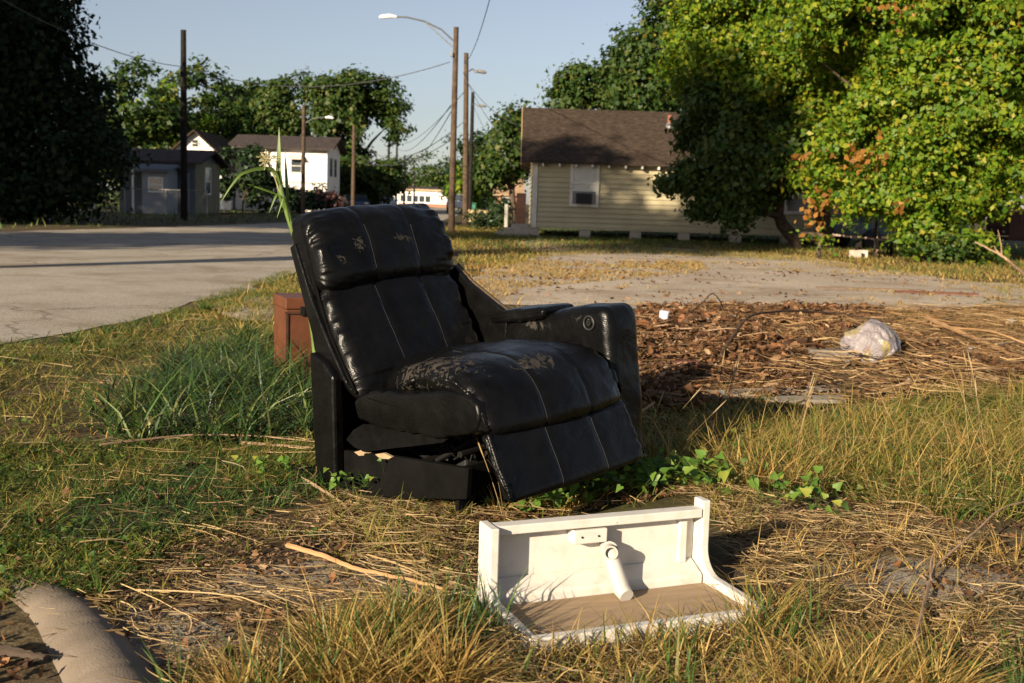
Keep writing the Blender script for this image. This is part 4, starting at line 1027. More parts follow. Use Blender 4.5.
M_reedleaf = leafy('reed_leaf', [(0, (.06, .12, .018)), (1, (.13, .19, .04))], .35, .45, .4)
strap([wp(282, 195, 5.04), wp(277, 175, 5.02), wp(272, 168, 5.0), wp(255, 169, 4.96), wp(240, 174, 4.92), wp(228, 190, 4.9), wp(220, 204, 4.9)], .014, M_reedleaf)
strap([wp(281, 205, 5.04), wp(278, 180, 5.03), wp(279, 150, 5.03), wp(279, 127, 5.05)], .022, M_reedleaf)
strap([wp(289, 215, 5.05), wp(287, 190, 5.07), wp(286, 170, 5.08), wp(285, 150, 5.1)], .014, M_reedleaf)
strap([wp(291, 222, 5.05), wp(283, 205, 5.03), wp(277, 192, 5.02), wp(269, 213, 5.0)], .014, M_reedleaf)
strap([wp(292, 228, 5.05), wp(286, 205, 5.02), wp(284, 195, 5.0), wp(277, 218, 4.98)], .012, M_reedleaf)
strap([wp(279, 195, 5.04), wp(262, 189, 5.0), wp(247, 184, 4.98)], .008, M_reedleaf)
hs = []; mb = MB()
hc = wp(268, 163, 5.0)
mb.tube([wp(281, 195, 5.04), wp(275, 178, 5.02), hc], .004, 6)
for i in range(75):
    d = np.array([random.gauss(-.25, .6), random.gauss(0, .5), random.gauss(.5, .55)]); d /= np.linalg.norm(d)
    q = hc + d * random.uniform(.015, .062); mb.tube([hc, (hc + q) / 2 + np.array([0, 0, .006]), q], [.0008, .0008, .0032], 4, True)
mb.build('seed_head', plain('pale_seed_fluff', (.27, .24, .12), .8, .3, 40, 0), weed)

# ------------------------------------------------------------------ trees
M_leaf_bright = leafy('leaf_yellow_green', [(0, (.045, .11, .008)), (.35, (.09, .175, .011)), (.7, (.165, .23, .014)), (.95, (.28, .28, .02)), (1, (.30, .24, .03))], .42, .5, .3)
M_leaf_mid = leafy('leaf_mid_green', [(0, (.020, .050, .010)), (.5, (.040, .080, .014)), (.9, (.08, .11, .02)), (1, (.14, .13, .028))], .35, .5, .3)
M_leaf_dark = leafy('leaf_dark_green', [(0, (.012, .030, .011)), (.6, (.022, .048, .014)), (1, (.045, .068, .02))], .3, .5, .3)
M_leaf_dead = leafy('leaf_dead_orange', [(0, (.16, .07, .015)), (.6, (.27, .125, .024)), (1, (.33, .19, .05))], .3, .6, .2)
M_leaf_plum = leafy('leaf_plum', [(0, (.07, .035, .035)), (1, (.15, .07, .06))], .3, .5, .3)

def crown_mesh(blobs, n, size, seed, clus=.55, per=70, shell=.30, hole=-.2):
    r = np.random.default_rng(seed); Vs = np.array([b[3] * b[4] * b[5] for b in blobs]) ** .75; pr = Vs / Vs.sum()
    nc = max(8, n // per); k = r.choice(len(blobs), nc * 2, p=pr)
    B = np.array(blobs, float)[k]
    d = r.normal(0, 1, (len(k), 3)); d /= np.linalg.norm(d, axis=1)[:, None]
    rad = r.random(len(k)) ** shell
    # uneven outline: the reach of the crown varies with direction
    reach = 1 + .50 * fbm(d[:, 0] * 1.7 + d[:, 2] * 1.1 + seed, d[:, 1] * 1.7 - d[:, 2] * .9 + k * 3.1, 3)
    C = B[:, :3] + d * B[:, 3:6] * (rad * reach)[:, None]
    keep = fbm(C[:, 0] * .8 + seed, C[:, 2] * .8 + C[:, 1] * .5, 3) > hole
    keep &= C[:, 2] > .25
    C = C[keep][:nc]; d = d[keep][:nc]; nc = len(C)
    q = r.integers(0, nc, n)
    cs = clus * (.6 + .8 * r.random(nc))
    off = r.normal(0, 1, (n, 3)) * np.array([1, 1, .62]) * cs[q][:, None] * .62
    P = C[q] + off; P[:, 2] = np.maximum(P[:, 2], .1)
    nz = d[q] * .7 + r.normal(0, .55, (n, 3)) + np.array([0, 0, .35]) + off / (cs[q][:, None] + .01) * .35
    rot = frames(nz, r.random(n) * 6.283)
    V, F = instance(*LEAF4, P, rot, size * (.45 + 1.15 * r.random(n) ** 1.5))
    return V, F, C
def tree(name, label, base, blobs, n, size, mat, trunk_r, seed, group=None, clus=.55, per=70, shell=.3, hole=-.2, limbs=22, dead=(), cat='tree', bark=None):
    base = np.array([base[0], base[1], 0.0]); t = thing(name, label, cat, base, 0, group)
    V, F, C = crown_mesh(blobs, n, size, seed, clus, per, shell, hole)
    fast_mesh('crown', V - base, F, mat, t)
    r = np.random.default_rng(seed + 5); mb = MB()
    B = np.array(blobs, float); cen = B[:, :3].mean(0)
    top = np.array([cen[0], cen[1], B[:, 2].mean() + .2 * B[:, 5].max()]) - base
    fork = np.array([top[0] * .25, top[1] * .25, max(.6, top[2] * .42)])
    mb.tube([(0, 0, -.1), (r.normal(0, .03), r.normal(0, .03), fork[2] * .3), fork * np.array([.8, .8, .75]), fork], [trunk_r * 1.35, trunk_r * 1.05, trunk_r * .9, trunk_r * .8], 10)
    for j in r.choice(len(C), min(limbs, len(C)), replace=False):
        e = C[j] - base; m_ = (fork + e) * .5 + np.array([r.normal(0, .2), r.normal(0, .2), .15 * abs(e[2] - fork[2])])
        mb.tube([fork * .97, fork + (m_ - fork) * .5 + r.normal(0, .06, 3), m_, e], [trunk_r * .5, trunk_r * .36, trunk_r * .24, trunk_r * .05], 6)
    mb.build('trunk', bark or M_bark, t, smooth=True)
    for (c, rx, rz_, nd) in dead:
        P = np.array(c) + r.normal(0, 1, (nd, 3)) * np.array([rx, rx, rz_]); v, f = instance(*LEAF4, P - base, frames(np.array([[0.0, -.7, -.3]]) + r.normal(0, .5, (nd, 3)), r.random(nd) * 6.28), size * (.9 + .7 * r.random(nd)))
        fast_mesh('dead_leaves', v, f, M_leaf_dead, t)
    return t
def BL(px, py, Y, rx, ry, rz): c = AT(px, py, Y); return (c[0], c[1], c[2], rx, ry, rz)

# the big bright trees on the right
tree('broadleaf_tree', 'lower boughs coloured darker for shade, drooping over the right end of the cream house', (8.2, 33.6),  # shaded lower part of the tall tree, shade carried by darker leaf colour
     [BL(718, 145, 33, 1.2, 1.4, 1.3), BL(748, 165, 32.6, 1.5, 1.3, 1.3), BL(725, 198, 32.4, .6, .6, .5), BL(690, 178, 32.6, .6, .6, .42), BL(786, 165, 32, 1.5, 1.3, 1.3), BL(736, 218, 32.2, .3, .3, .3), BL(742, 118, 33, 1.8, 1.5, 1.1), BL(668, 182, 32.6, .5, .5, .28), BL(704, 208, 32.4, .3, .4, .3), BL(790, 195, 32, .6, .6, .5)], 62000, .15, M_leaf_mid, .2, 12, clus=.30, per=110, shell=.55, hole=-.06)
tree('broadleaf_tree', 'tall yellow green tree rising behind the shade-darkened boughs and the house', (9.6, 35.5),
     [BL(745, 55, 33.5, 2.2, 2.0, 2.3), BL(716, 85, 33.5, 1.1, 1.3, 1.2), BL(800, 100, 33, 2.2, 2.0, 2.0), BL(840, 30, 33, 2.6, 2.4, 2.2), BL(770, -30, 33, 2.6, 2.2, 2.2), BL(710, 30, 34, 1.4, 1.4, 1.5), BL(830, 165, 31.5, 1.1, 1.2, 1.1)], 90000, .15, M_leaf_bright, .26, 11, clus=.36, per=140, shell=.42, hole=-.14,
     dead=[(AT(805, 160, 29.5), .16, .14, 26)])
tree('broadleaf_tree', 'broad bright tree with boughs reaching the ground beside the trailer', (11.2, 29.2),
     [BL(900, 110, 28, 2.2, 2.0, 2.0), BL(950, 175, 27.3, 1.5, 1.3, 1.4), BL(845, 155, 28, 1.0, 1.1, 1.0), BL(930, 225, 27.0, .95, .8, .8), BL(960, 240, 27.0, .8, .7, .5), BL(985, 90, 27.6, 2.4, 2.2, 2.2), BL(900, 20, 28, 2.6, 2.3, 2.2), BL(1010, 0, 28, 2.6, 2.3, 2.4), BL(905, 190, 27.3, .9, .8, .7), BL(1010, 160, 27.4, 1.0, 1.0, .8), BL(835, 105, 28, .9, .9, .9), BL(850, 190, 28, .8, .8, .7)], 170000, .135, M_leaf_bright, .24, 21, clus=.33, per=140, shell=.42, hole=-.12,
     dead=[(AT(862, 158, 26.3), .28, .20, 60), (AT(820, 205, 28.0), .16, .34, 60), (AT(905, 8, 26), .3, .25, 40), (AT(1012, 15, 26), .25, .3, 60), (AT(897, 207, 26.2), .08, .12, 14)])
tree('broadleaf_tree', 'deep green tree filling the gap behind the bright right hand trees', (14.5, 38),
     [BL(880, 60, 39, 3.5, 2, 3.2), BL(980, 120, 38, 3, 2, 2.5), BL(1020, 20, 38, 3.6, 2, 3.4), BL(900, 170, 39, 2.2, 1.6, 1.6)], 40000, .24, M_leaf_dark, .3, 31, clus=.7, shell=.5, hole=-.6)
# behind the house
tree('broadleaf_tree', 'loose pale tree with thin top rising behind the house roof', (4.5, 60), [BL(590, 92, 60, 2.0, 1.6, 1.9), BL(570, 100, 60, 1.3, 1, 1.2), BL(615, 75, 60, 1.0, 1, 1.4)], 7500, .26, M_leaf_mid, .2, 41, clus=.6, per=60, shell=.45, hole=.0)
tree('broadleaf_tree', 'dense green tree behind the house ridge against the big bright tree', (8.6, 56), [BL(665, 55, 55, 2.4, 1.8, 2.4), BL(650, 90, 55, 1.9, 1.6, 1.5), BL(690, 20, 55, 2.0, 1.8, 2.0), BL(625, 100, 56, 1.1, 1, .9)], 17000, .26, M_leaf_mid, .26, 42, clus=.6, hole=-.3)
tree('broadleaf_tree', 'rounded tree standing left of the cream house porch', (-.2, 84), [BL(508, 150, 84, 2.0, 2, 2.4), BL(495, 172, 84, 1.7, 1.5, 1.6), BL(515, 128, 86, 1.4, 1.4, 1.4)], 9000, .34, M_leaf_mid, .25, 43, clus=.8)
# far line of trees at the end of the street
for i, (px, py, Y, rx, rz_, m_, lab) in enumerate([(418, 176, 225, 6.2, 4.4, M_leaf_mid, 'far round tree above the left end of the low white building'), (452, 176, 235, 6.5, 4.6, M_leaf_mid, 'far broad tree above the right end of the low white building'), (478, 165, 140, 3.4, 3.6, M_leaf_dark, 'far dark tree between the utility poles and the brick cottage'), (474, 188, 120, 1.6, 1.7, M_leaf_bright, 'small lime green tree beyond the second pole far down the street'), (394, 180, 240, 6.6, 4.0, M_leaf_mid, 'far tree just right of the big oak down the street')]):
    c = AT(px, py, Y); tree('street_tree', lab, (c[0], Y), [(c[0], Y, c[2], rx, rx, rz_), (c[0] - rx * .6, Y, c[2] - rz_ * .5, rx * .8, rx * .8, rz_ * .7), (c[0] + rx * .6, Y, c[2] - rz_ * .5, rx * .8, rx * .8, rz_ * .7)], 5200, .55, m_, .25, 60 + i, 'trees at the far end of the street', clus=1.0, limbs=8)
# left middle distance
tree('oak_tree', 'big spreading oak right of the white two storey house', (-14.2, 97), [BL(335, 110, 95, 4.2, 3.2, 2.8), BL(375, 115, 95, 2.6, 2.4, 2.2), BL(300, 105, 96, 3.4, 3, 2.6), BL(360, 92, 95, 2.6, 2.2, 1.6), BL(352, 175, 95, 2.6, 2, 2.4), BL(380, 180, 96, 2.2, 2, 2.2), BL(325, 165, 97, 2.4, 2, 2)], 36000, .34, M_leaf_mid, .45, 51, clus=.62, hole=-.02)
for i, (px, py, Y, rx, rz_, m_, lab) in enumerate([(245, 115, 104, 4.2, 3.0, M_leaf_mid, 'mid green tree directly behind the white two storey house'), (200, 110, 98, 4.0, 3.4, M_leaf_mid, 'mid green tree behind the small white gabled house'), (160, 118, 92, 3.2, 2.8, M_leaf_bright, 'yellowish tree showing left of the dark leaning pole'), (128, 108, 84, 3.4, 3.2, M_leaf_mid, 'tree showing between the dark foreground tree and the yellowish tree'), (268, 108, 108, 3.0, 2.6, M_leaf_mid, 'tree in the gap left of the big oak')]):
    c = AT(px, py, Y); tree('backyard_tree', lab, (c[0], Y), [(c[0], Y, c[2], rx, rx, rz_), (c[0] - rx * .6, Y - 1, c[2] - rz_ * .8, rx * .8, rx * .8, rz_ * .9), (c[0] + rx * .6, Y, c[2] - rz_ * .8, rx * .8, rx * .8, rz_ * .9), (c[0], Y, c[2] - rz_ * 1.5, rx, rx * .8, rz_)], 11000, .40, m_, .25, 80 + i, 'trees behind the houses across the street', hole=-.1, clus=.75, limbs=10)
shade_black_leaf = leafy('leaf_shade_black', [(0, (.006, .016, .007)), (.6, (.012, .026, .009)), (1, (.024, .038, .012))], .2, .6, .15)  # near-black leaves: the shade on this tree is put into their colour
tree('broadleaf_tree', 'large dark shaded tree at the left edge across the road', (-17.2, 39), [BL(20, 60, 38, 2.6, 2.4, 2.6), BL(75, 110, 38, 1.7, 1.6, 1.4), BL(60, 170, 37, 2.0, 1.6, 1.4), BL(-20, 120, 38, 3, 2.2, 3), BL(95, 150, 39, 1.1, 1, 1.0), BL(30, -10, 38, 2.0, 2, 1.6), BL(20, 200, 36.5, 2.2, 1.4, .9), BL(-60, 30, 38, 3, 2, 3)], 46000, .21, shade_black_leaf, .4, 91, clus=.6, hole=-.45, shell=.5)
# trees left of the picture: their shade lies over the far side of the road
SH = [(-25, 23, 13.5, 4.6, .62, .30, 16000), (-29.5, 30, 14, 5.0, .62, .30, 16000), (-31.5, 40, 14, 5.5, .60, .32, 16000), (-41, 50, 13, 5.5, .60, .32, 14000), (-21.5, 8.5, 10.5, 3.4, .70, .28, 9000), (-19.5, -2.0, 17.0, 4.4, .88, .10, 13000), (-24.5, 2.0, 16.5, 3.6, .88, .10, 6500)]
for i, (x, y, h, rr_, zc, zr_, nl) in enumerate(SH):
    tree('shade_tree', ['tall shade tree across the road left of the picture', 'second tall shade tree across the road beyond the first', 'tall shade tree before the far bungalow lots', 'tall shade tree beside the far bungalow lots', 'smaller shade tree at the near bend of the road', 'very tall bare stemmed tree with a high crown beside the camera', 'second very tall high crowned tree beside the camera'][i], (x, y),
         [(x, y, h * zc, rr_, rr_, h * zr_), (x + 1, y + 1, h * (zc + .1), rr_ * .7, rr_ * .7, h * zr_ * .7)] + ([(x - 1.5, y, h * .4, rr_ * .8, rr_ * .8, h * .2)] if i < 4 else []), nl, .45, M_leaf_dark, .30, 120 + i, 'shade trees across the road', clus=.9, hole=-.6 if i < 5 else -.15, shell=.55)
# shrubs
def shrub(name, label, px, py, Y, rx, rz_, n, sz, mat, seed, cat='shrub', **k):
    c = AT(px, py, Y); return tree(name, label, (c[0], Y), [(c[0], Y, max(c[2], rz_ * .8), rx, rx * .8, rz_), (c[0] + rx * .5, Y, max(.5, c[2] - rz_ * .3), rx * .7, rx * .6, rz_ * .7), (c[0] - rx * .5, Y, max(.5, c[2] - rz_ * .3), rx * .7, rx * .6, rz_ * .7)], n, sz, mat, .05, seed, clus=.35, limbs=6, cat=cat, **k)
shrub('hedge_bush', 'dark clipped hedge bush before the white two storey house', 300, 200, 75, 1.7, 1.0, 2600, .24, M_leaf_dark, 201)
shrub('flowering_shrub', 'plum coloured shrub at the corner of the white two storey house', 327, 197, 75, .95, .95, 1700, .2, M_leaf_plum, 202)
shrub('hedge_bush', 'dark bush between the pale bungalow and the street light pole', 243, 178, 70, 1.7, 2.2, 5200, .24, M_leaf_dark, 203)
shrub('hedge_bush', 'dark low bush beside the porch steps of the cream house', 490, 210, 44, .75, .62, 2200, .13, M_leaf_dark, 204)
shrub('weed_bush', 'low leafy weeds growing under the drooping bright tree', 950, 258, 26.6, .9, .35, 1500, .12, M_leaf_mid, 205)
shrub('weed_bush', 'single tall weed before the right half of the cream house', 820, 250, 27, .12, .3, 120, .10, M_leaf_bright, 206, cat='weed')

# ------------------------------------------------------------------ cream house
HX0, HX1, HY, HD, ZB, ZE, ZR = .55, 11.6, 38.6, 7.0, .36, 2.66, 4.50
house = thing('cream_house', 'single storey cream clapboard house on piers with brown shingle roof', 'house', (HX0, HY, 0))
def hp(x, y, z): return (x - HX0, y - HY, z)
mb = MB()
def clap(mb, a, b, z0, z1, nrm, step=.165):
    a, b, nrm = np.array(a, float), np.array(b, float), np.array(nrm, float); z = z0
    while z < z1 - .01:
        z2 = min(z + step, z1)
        V = [(*(a + nrm * .05), z), (*(b + nrm * .05), z), (*(b + nrm * .002), z2), (*(a + nrm * .002), z2), (*(a), z), (*(b), z)]
        mb.add([hp(*v) for v in V], [(0, 1, 2, 3), (4, 5, 1, 0)]); z = z2
clap(mb, (HX0, HY), (HX1, HY), ZB, ZE + .05, (0, -1)); clap(mb, (HX0, HY + HD), (HX0, HY), ZB, ZE + .05, (-1, 0)); clap(mb, (HX1, HY), (HX1, HY + HD), ZB, ZE + .05, (1, 0))
mb.add([hp(HX0, HY + HD, ZB), hp(HX1, HY + HD, ZB), hp(HX1, HY + HD, ZE), hp(HX0, HY + HD, ZE)], [(0, 1, 2, 3)])
for x_ in (HX0, HX1): mb.add([hp(x_, HY, ZE), hp(x_, HY + HD, ZE), hp(x_, HY + HD / 2, ZR - .1)], [(0, 1, 2)])
mb.build('wall', M_siding, house)
mb = MB(); mb.box2(hp(HX0 + .02, HY + .03, ZB - .03), hp(HX1, HY + HD, ZB + .02)); mb.build('floor_frame', M_poledark, house)
mb = MB(); mb.box2(hp(HX0 - .035, HY - .075, ZB - .06), hp(HX0 + .14, HY + .10, ZE)); mb.build('corner_board', M_trim, house, bevel=.008)
mb = MB(); mb.box2(hp(HX0 + .15, HY - .03, ZB - .07), hp(HX1, HY + .02, ZB)); mb.build('sill_board', M_siding, house)
ov, ro = .38, .42
sl = (ZR - ZE) / (HD / 2)
roof = MB()
def rp(y, dz=0): return ZE + .06 + sl * (y - HY) if y <= HY + HD / 2 else ZE + .06 + sl * (HY + HD - y)
xa, xb = HX0 - ro, HX1 + ro
pr_ = [(HY - ov, rp(HY - ov)), (HY + HD / 2, rp(HY + HD / 2)), (HY + HD + ov, rp(HY + HD + ov)), (HY + HD + ov, rp(HY + HD + ov) - .07), (HY + HD / 2, rp(HY + HD / 2) - .09), (HY - ov, rp(HY - ov) - .07)]
roof.prism(pr_, xa, xb, lambda p, t: hp(t, p[0], p[1]))
rf = roof.build('roof', M_shingle, house)
mb = MB(); pr2 = [(HY - ov - .01, rp(HY - ov) + .01), (HY + HD / 2, rp(HY + HD / 2) + .012), (HY + HD / 2, rp(HY + HD / 2) - .17), (HY - ov - .01, rp(HY - ov) - .16)]
mb.prism(pr2, xa - .035, xa - .003, lambda p, t: hp(t, p[0], p[1])); mb.build('barge_board', plain('ochre_barge_board', (.36, .24, .12), .8, .2, 4, .1), rf)
for i in range(20):
    x_ = HX0 + .3 + i * .55
    mb = MB(); mb.box2(hp(x_ - .03, HY - ov + .02, rp(HY - ov) - .17), hp(x_ + .03, HY - .02, rp(HY - ov) - .075)); mb.build('rafter_tail', M_trim, rf)
vx = 5.35; vz = rp(HY + 2.4)
mb = MB(); mb.tube([hp(vx, HY + 2.4, vz - .1), hp(vx, HY + 2.4, vz + .38)], .09, 12); mb.build('vent_pipe', plain('red_brown_pipe', (.20, .075, .05), .7, .2, 6, 0), rf, smooth=True)
mb = MB(); mb.tube([hp(vx, HY + 2.4, vz - .1), hp(vx, HY + 2.4, vz + .10)], [.19, .11], 12); mb.build('vent_flashing', M_galv, rf)
def house_window(x0, x1, z0, z1, ac=True):
    fr = MB(); tk = .10
    for a, b in (((x0 - tk, z0 - tk), (x0, z1 + tk)), ((x1, z0 - tk), (x1 + tk, z1 + tk)), ((x0, z1), (x1, z1 + tk)), ((x0, z0 - tk), (x1, z0)), ((x0, (z0 + z1) / 2 - .03), (x1, (z0 + z1) / 2 + .03))):
        fr.box2(hp(a[0], HY - .10, a[1]), hp(b[0], HY - .055, b[1]))
    w_ = fr.build('window', M_trim, house, bevel=.006)
    mb = MB(); mb.box2(hp(x0, HY - .075, (z0 + z1) / 2 + .03), hp(x1, HY - .06, z1)); mb.build('blind', M_blind, w_)
    mb = MB(); mb.box2(hp(x0, HY - .075, z0 + .42), hp(x1, HY - .06, (z0 + z1) / 2 - .03)); mb.build('blind', M_blind, w_)
    mb = MB(); mb.box2(hp(x0, HY - .075, z0), hp(x1, HY - .06, z0 + .418)); mb.build('pane', M_glass, w_)
    if ac:
        mb = MB(); mb.box2(hp(x0 + .12, HY - .32, z0 + .01), hp(x1 - .14, HY - .031, z0 + .36)); a_ = mb.build('air_conditioner', M_black, w_, bevel=.01)
        mb = MB()
        for k in range(9): mb.box2(hp(x0 + .15, HY - .326, z0 + .05 + k * .032), hp(x1 - .17, HY - .3205, z0 + .064 + k * .032))
        mb.build('grille', M_steel, a_)
house_window(1.88, 2.66, 1.14, 2.50); house_window(9.1, 9.9, 1.12, 2.46, False)
for x_ in (.62, 2.35, 4.06, 5.7, 7.45, 9.2, 10.9):
    mb = MB(); mb.box2(hp(x_ - .19, HY + .01, -.02), hp(x_ + .19, HY + .38, ZB - .07)); mb.build('pier', M_conc, house, bevel=.01)
mb = MB(); mb.box2(hp(HX0 - .55, HY + 1.0, -.02), hp(HX0 - .22, HY + 1.33, 1.45)); mb.build('brick_pillar', M_brick, house)
mb = MB()
for k in range(3): mb.box2(hp(HX0 - 1.2 + k * .25, HY - .1 + k * .3, -.02), hp(HX0 - .1, HY + .9, .14 + .13 * k))
mb.build('porch_steps', M_conc, house, bevel=.015)
# fence panel by the porch
mb = MB(); fx = -.35
fence = thing('porch_fence', 'short pale picket fence panel left of the cream house porch', 'fence', (fx, 41, 0))
mb.box2((-.06, -.05, 0), (.06, .05, 1.05)); mb.build('post', M_trim, fence, bevel=.01)
mb = MB()
for k in range(6): mb.box2((.12 + k * .09, -.01, .1), (.15 + k * .09, .01, .95))
mb.box2((.06, -.0195, .85), (.62, .0095, .9)); mb.box2((.06, -.0195, .15), (.62, .0095, .2)); mb.build('pickets', M_poledark, fence)

# ------------------------------------------------------------------ houses across the road
def simple_house(name, label, x0, x1, y0, y1, ze, zr, wall, roofm, axis='x', ov=.4, cat='house'):
    t = thing(name, label, cat, (x0, y0, 0)); q = lambda x, y, z: (x - x0, y - y0, z)
    mb = MB(); mb.add([q(x0, y0, 0), q(x1, y0, 0), q(x1, y1, 0), q(x0, y1, 0), q(x0, y0, ze), q(x1, y0, ze), q(x1, y1, ze), q(x0, y1, ze)], [(0, 1, 5, 4), (1, 2, 6, 5), (2, 3, 7, 6), (3, 0, 4, 7)])
    if axis == 'x':
        ym = (y0 + y1) / 2
        for x_ in (x0, x1): mb.add([q(x_, y0, ze), q(x_, y1, ze), q(x_, ym, zr - .08)], [(0, 1, 2)])
        s_ = (zr - ze) / (ym - y0); P = [(y0 - ov, ze - ov * s_ + .05), (ym, zr + .05), (y1 + ov, ze - ov * s_ + .05), (y1 + ov, ze - ov * s_ - .09), (ym, zr - .07), (y0 - ov, ze - ov * s_ - .09)]
        rm = MB().prism(P, x0 - ov, x1 + ov, lambda p, t_: q(t_, p[0], p[1]))
    else:
        xm = (x0 + x1) / 2
        for y_ in (y0, y1): mb.add([q(x0, y_, ze), q(x1, y_, ze), q(xm, y_, zr - .08)], [(0, 1, 2)])
        s_ = (zr - ze) / (xm - x0); P = [(x0 - ov, ze - ov * s_ + .05), (xm, zr + .05), (x1 + ov, ze - ov * s_ + .05), (x1 + ov, ze - ov * s_ - .09), (xm, zr - .07), (x0 - ov, ze - ov * s_ - .09)]
        rm = MB().prism(P, y0 - ov, y1 + ov, lambda p, t_: q(p[0], t_, p[1]))
    mb.build('wall', wall, t); r_ = rm.build('roof', roofm, t); return t, q, r_
def win(t, q, x0, x1, y, z0, z1, frame=M_white, side=None, blind=False):
    mb = MB(); k = .08; d = .05
    def bb(a, b, e=0.0):
        if side is None: return (q(a[0], y - d + e, a[1]), q(b[0], y - .002, b[1]))
        return (q(y + .002, a[0], a[1]), q(y + d - e, b[0], b[1]))
    for a, b in (((x0 - k, z0 - k), (x0, z1 + k)), ((x1, z0 - k), (x1 + k, z1 + k)), ((x0, z1), (x1, z1 + k)), ((x0, z0 - k), (x1, z0)), ((x0, (z0 + z1) / 2 - .03), (x1, (z0 + z1) / 2 + .03))): mb.box2(*bb(a, b))
    w_ = mb.build('window', frame, t)
    mb = MB(); mb.box2(*bb((x0, z0), (x1, z1), .03)); mb.build('pane', M_blind if blind else M_glass, w_); return w_
M_shadewall = plain('grey_blue_shade_toned', (.10, .115, .13), .8, .15, 1.5, 0)  # grey blue lowered so the colour carries the shade of the trees around
M_shadeyellow = plain('yellow_shade_toned', (.17, .15, .09), .8, .15, 1.5, 0)  # yellow side wall, its colour darkened for the same shade
# shaded bungalow
t, q, r_ = simple_house('bungalow', 'grey blue bungalow, walls darkened for shade, with dark roof behind the tall black pole', -20.6, -16.7, 59.5, 64.5, 2.75, 3.35, M_shadewall, M_shingle_dark, 'x', .45)
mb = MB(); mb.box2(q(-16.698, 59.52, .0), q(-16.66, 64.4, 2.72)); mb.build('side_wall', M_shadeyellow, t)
win(t, q, 61.3, 62.3, -16.66, 1.1, 2.4, M_white, 1)
mb = MB(); mb.box2(q(-17.45, 59.44, .1), q(-16.95, 59.495, 2.1)); dr = mb.build('door', M_darkwall, t)
mb = MB(); mb.tube([q(-17.02, 59.43, 1.05), q(-17.02, 59.37, 1.05)], .035, 8); mb.build('handle', M_galv, dr)
t, q, r_ = simple_house('lean_to', 'low grey lean to with a flat roof in front of the shaded bungalow', -18.75, -17.5, 57.4, 59.2, 2.25, 2.45, M_darkwall, M_shadewall, 'x', .3, 'shed')
win(t, q, -18.35, -17.75, 57.4, 1.15, 1.75)
carp = thing('carport', 'open carport roof on thin posts left of the grey lean to', 'carport', (-21.4, 57.6, 0))
mb = MB(); mb.box2((0, 0, 2.3), (2.2, 4, 2.42)); mb.build('roof', M_galv, carp)
for x_ in (.1, 2.1):
    mb = MB(); mb.box2((x_ - .05, .05, 0), (x_ + .05, .15, 2.298)); mb.build('post', M_white, carp)
# white gabled house behind
t, q, r_ = simple_house('gabled_house', 'small sunlit white gabled house behind the shaded bungalow', -24.0, -20.8, 80, 87, 4.0, 5.4, M_whitewall, M_shingle, 'y', .5)
win(t, q, -22.6, -22.2, 80, 4.3, 4.75, M_trim); win(t, q, -21.9, -21.3, 80, 2.0, 3.1, M_trim)
t, q, r_ = simple_house('porch_wing', 'small sunlit porch wing with gable right of the white gabled house', -21.3, -19.9, 77.9, 79.9, 3.0, 3.75, M_whitewall, M_shingle, 'y', .3, 'house wing')
win(t, q, -20.8, -20.4, 77.9, 1.6, 2.4, plain('red_trim', (.35, .09, .06), .7, .1, 3, 0))
# white two storey house
t, q, r_ = simple_house('two_storey_house', 'white two storey house with long dark roof behind the street light pole', -20.6, -13.9, 84, 90, 4.7, 5.55, M_whitewall, M_shingle_dark, 'x', .55)
win(t, q, -16.5, -15.8, 84, 2.85, 3.75, M_trim); win(t, q, -19.3, -18.5, 84, 2.6, 3.6, M_trim); win(t, q, -16, -14.8, 84, .5, 1.3, M_trim); win(t, q, -18.9, -18.2, 84, .6, 1.5, M_trim)
win(t, q, 85.3, 86.1, -13.9, 2.7, 3.9, M_darkwall, 1); win(t, q, 87.3, 88.1, -13.9, 2.7, 3.9, M_darkwall, 1)
mb = MB(); mb.prism([(0, 0), (-.5, -.28), (-.5, -.34), (0, -.05)], -16.7, -15.6, lambda p, t_: q(t_, 83.945 + p[0], 4.1 + p[1])); mb.build('awning', M_trim, t)
mb = MB(); mb.box2(q(-20.5, 83.9, 2.1), q(-14.1, 83.995, 2.2)); mb.build('belt_board', M_trim, t)
# far low white building
t, q, r_ = simple_house('low_building', 'long low white building at the far end of the street', -20, -11.2, 185, 192, 3.0, 3.3, M_whitewall, M_shingle_dark, 'x', .25, 'building')
mb = MB(); mb.box2(q(-19.1, 184.9, 0), q(-11.3, 184.99, .55)); mb.build('brick_base', M_brick, t)
mb = MB(); mb.box2(q(-20.2, 184.6, 2.6), q(-11.0, 184.98, 2.85)); mb.build('fascia', plain('tan_fascia', (.42, .32, .2), .7, .1, 3, 0), t)
for k in range(5): win(t, q, -18.6 + k * 1.0, -18.0 + k * 1.0, 184.98, .9, 1.7, M_steel)
# brick cottage right of the poles
t, q, r_ = simple_house('brick_cottage', 'small brick cottage with hipped tan roof left of the cream house', -1.6, .3, 92, 96, 1.9, 3.0, M_brick, plain('tan_shingles', (.30, .20, .12), .9, .2, 4, .2), 'x', .3)
win(t, q, -1.1, -.6, 92, .8, 1.5, M_white)

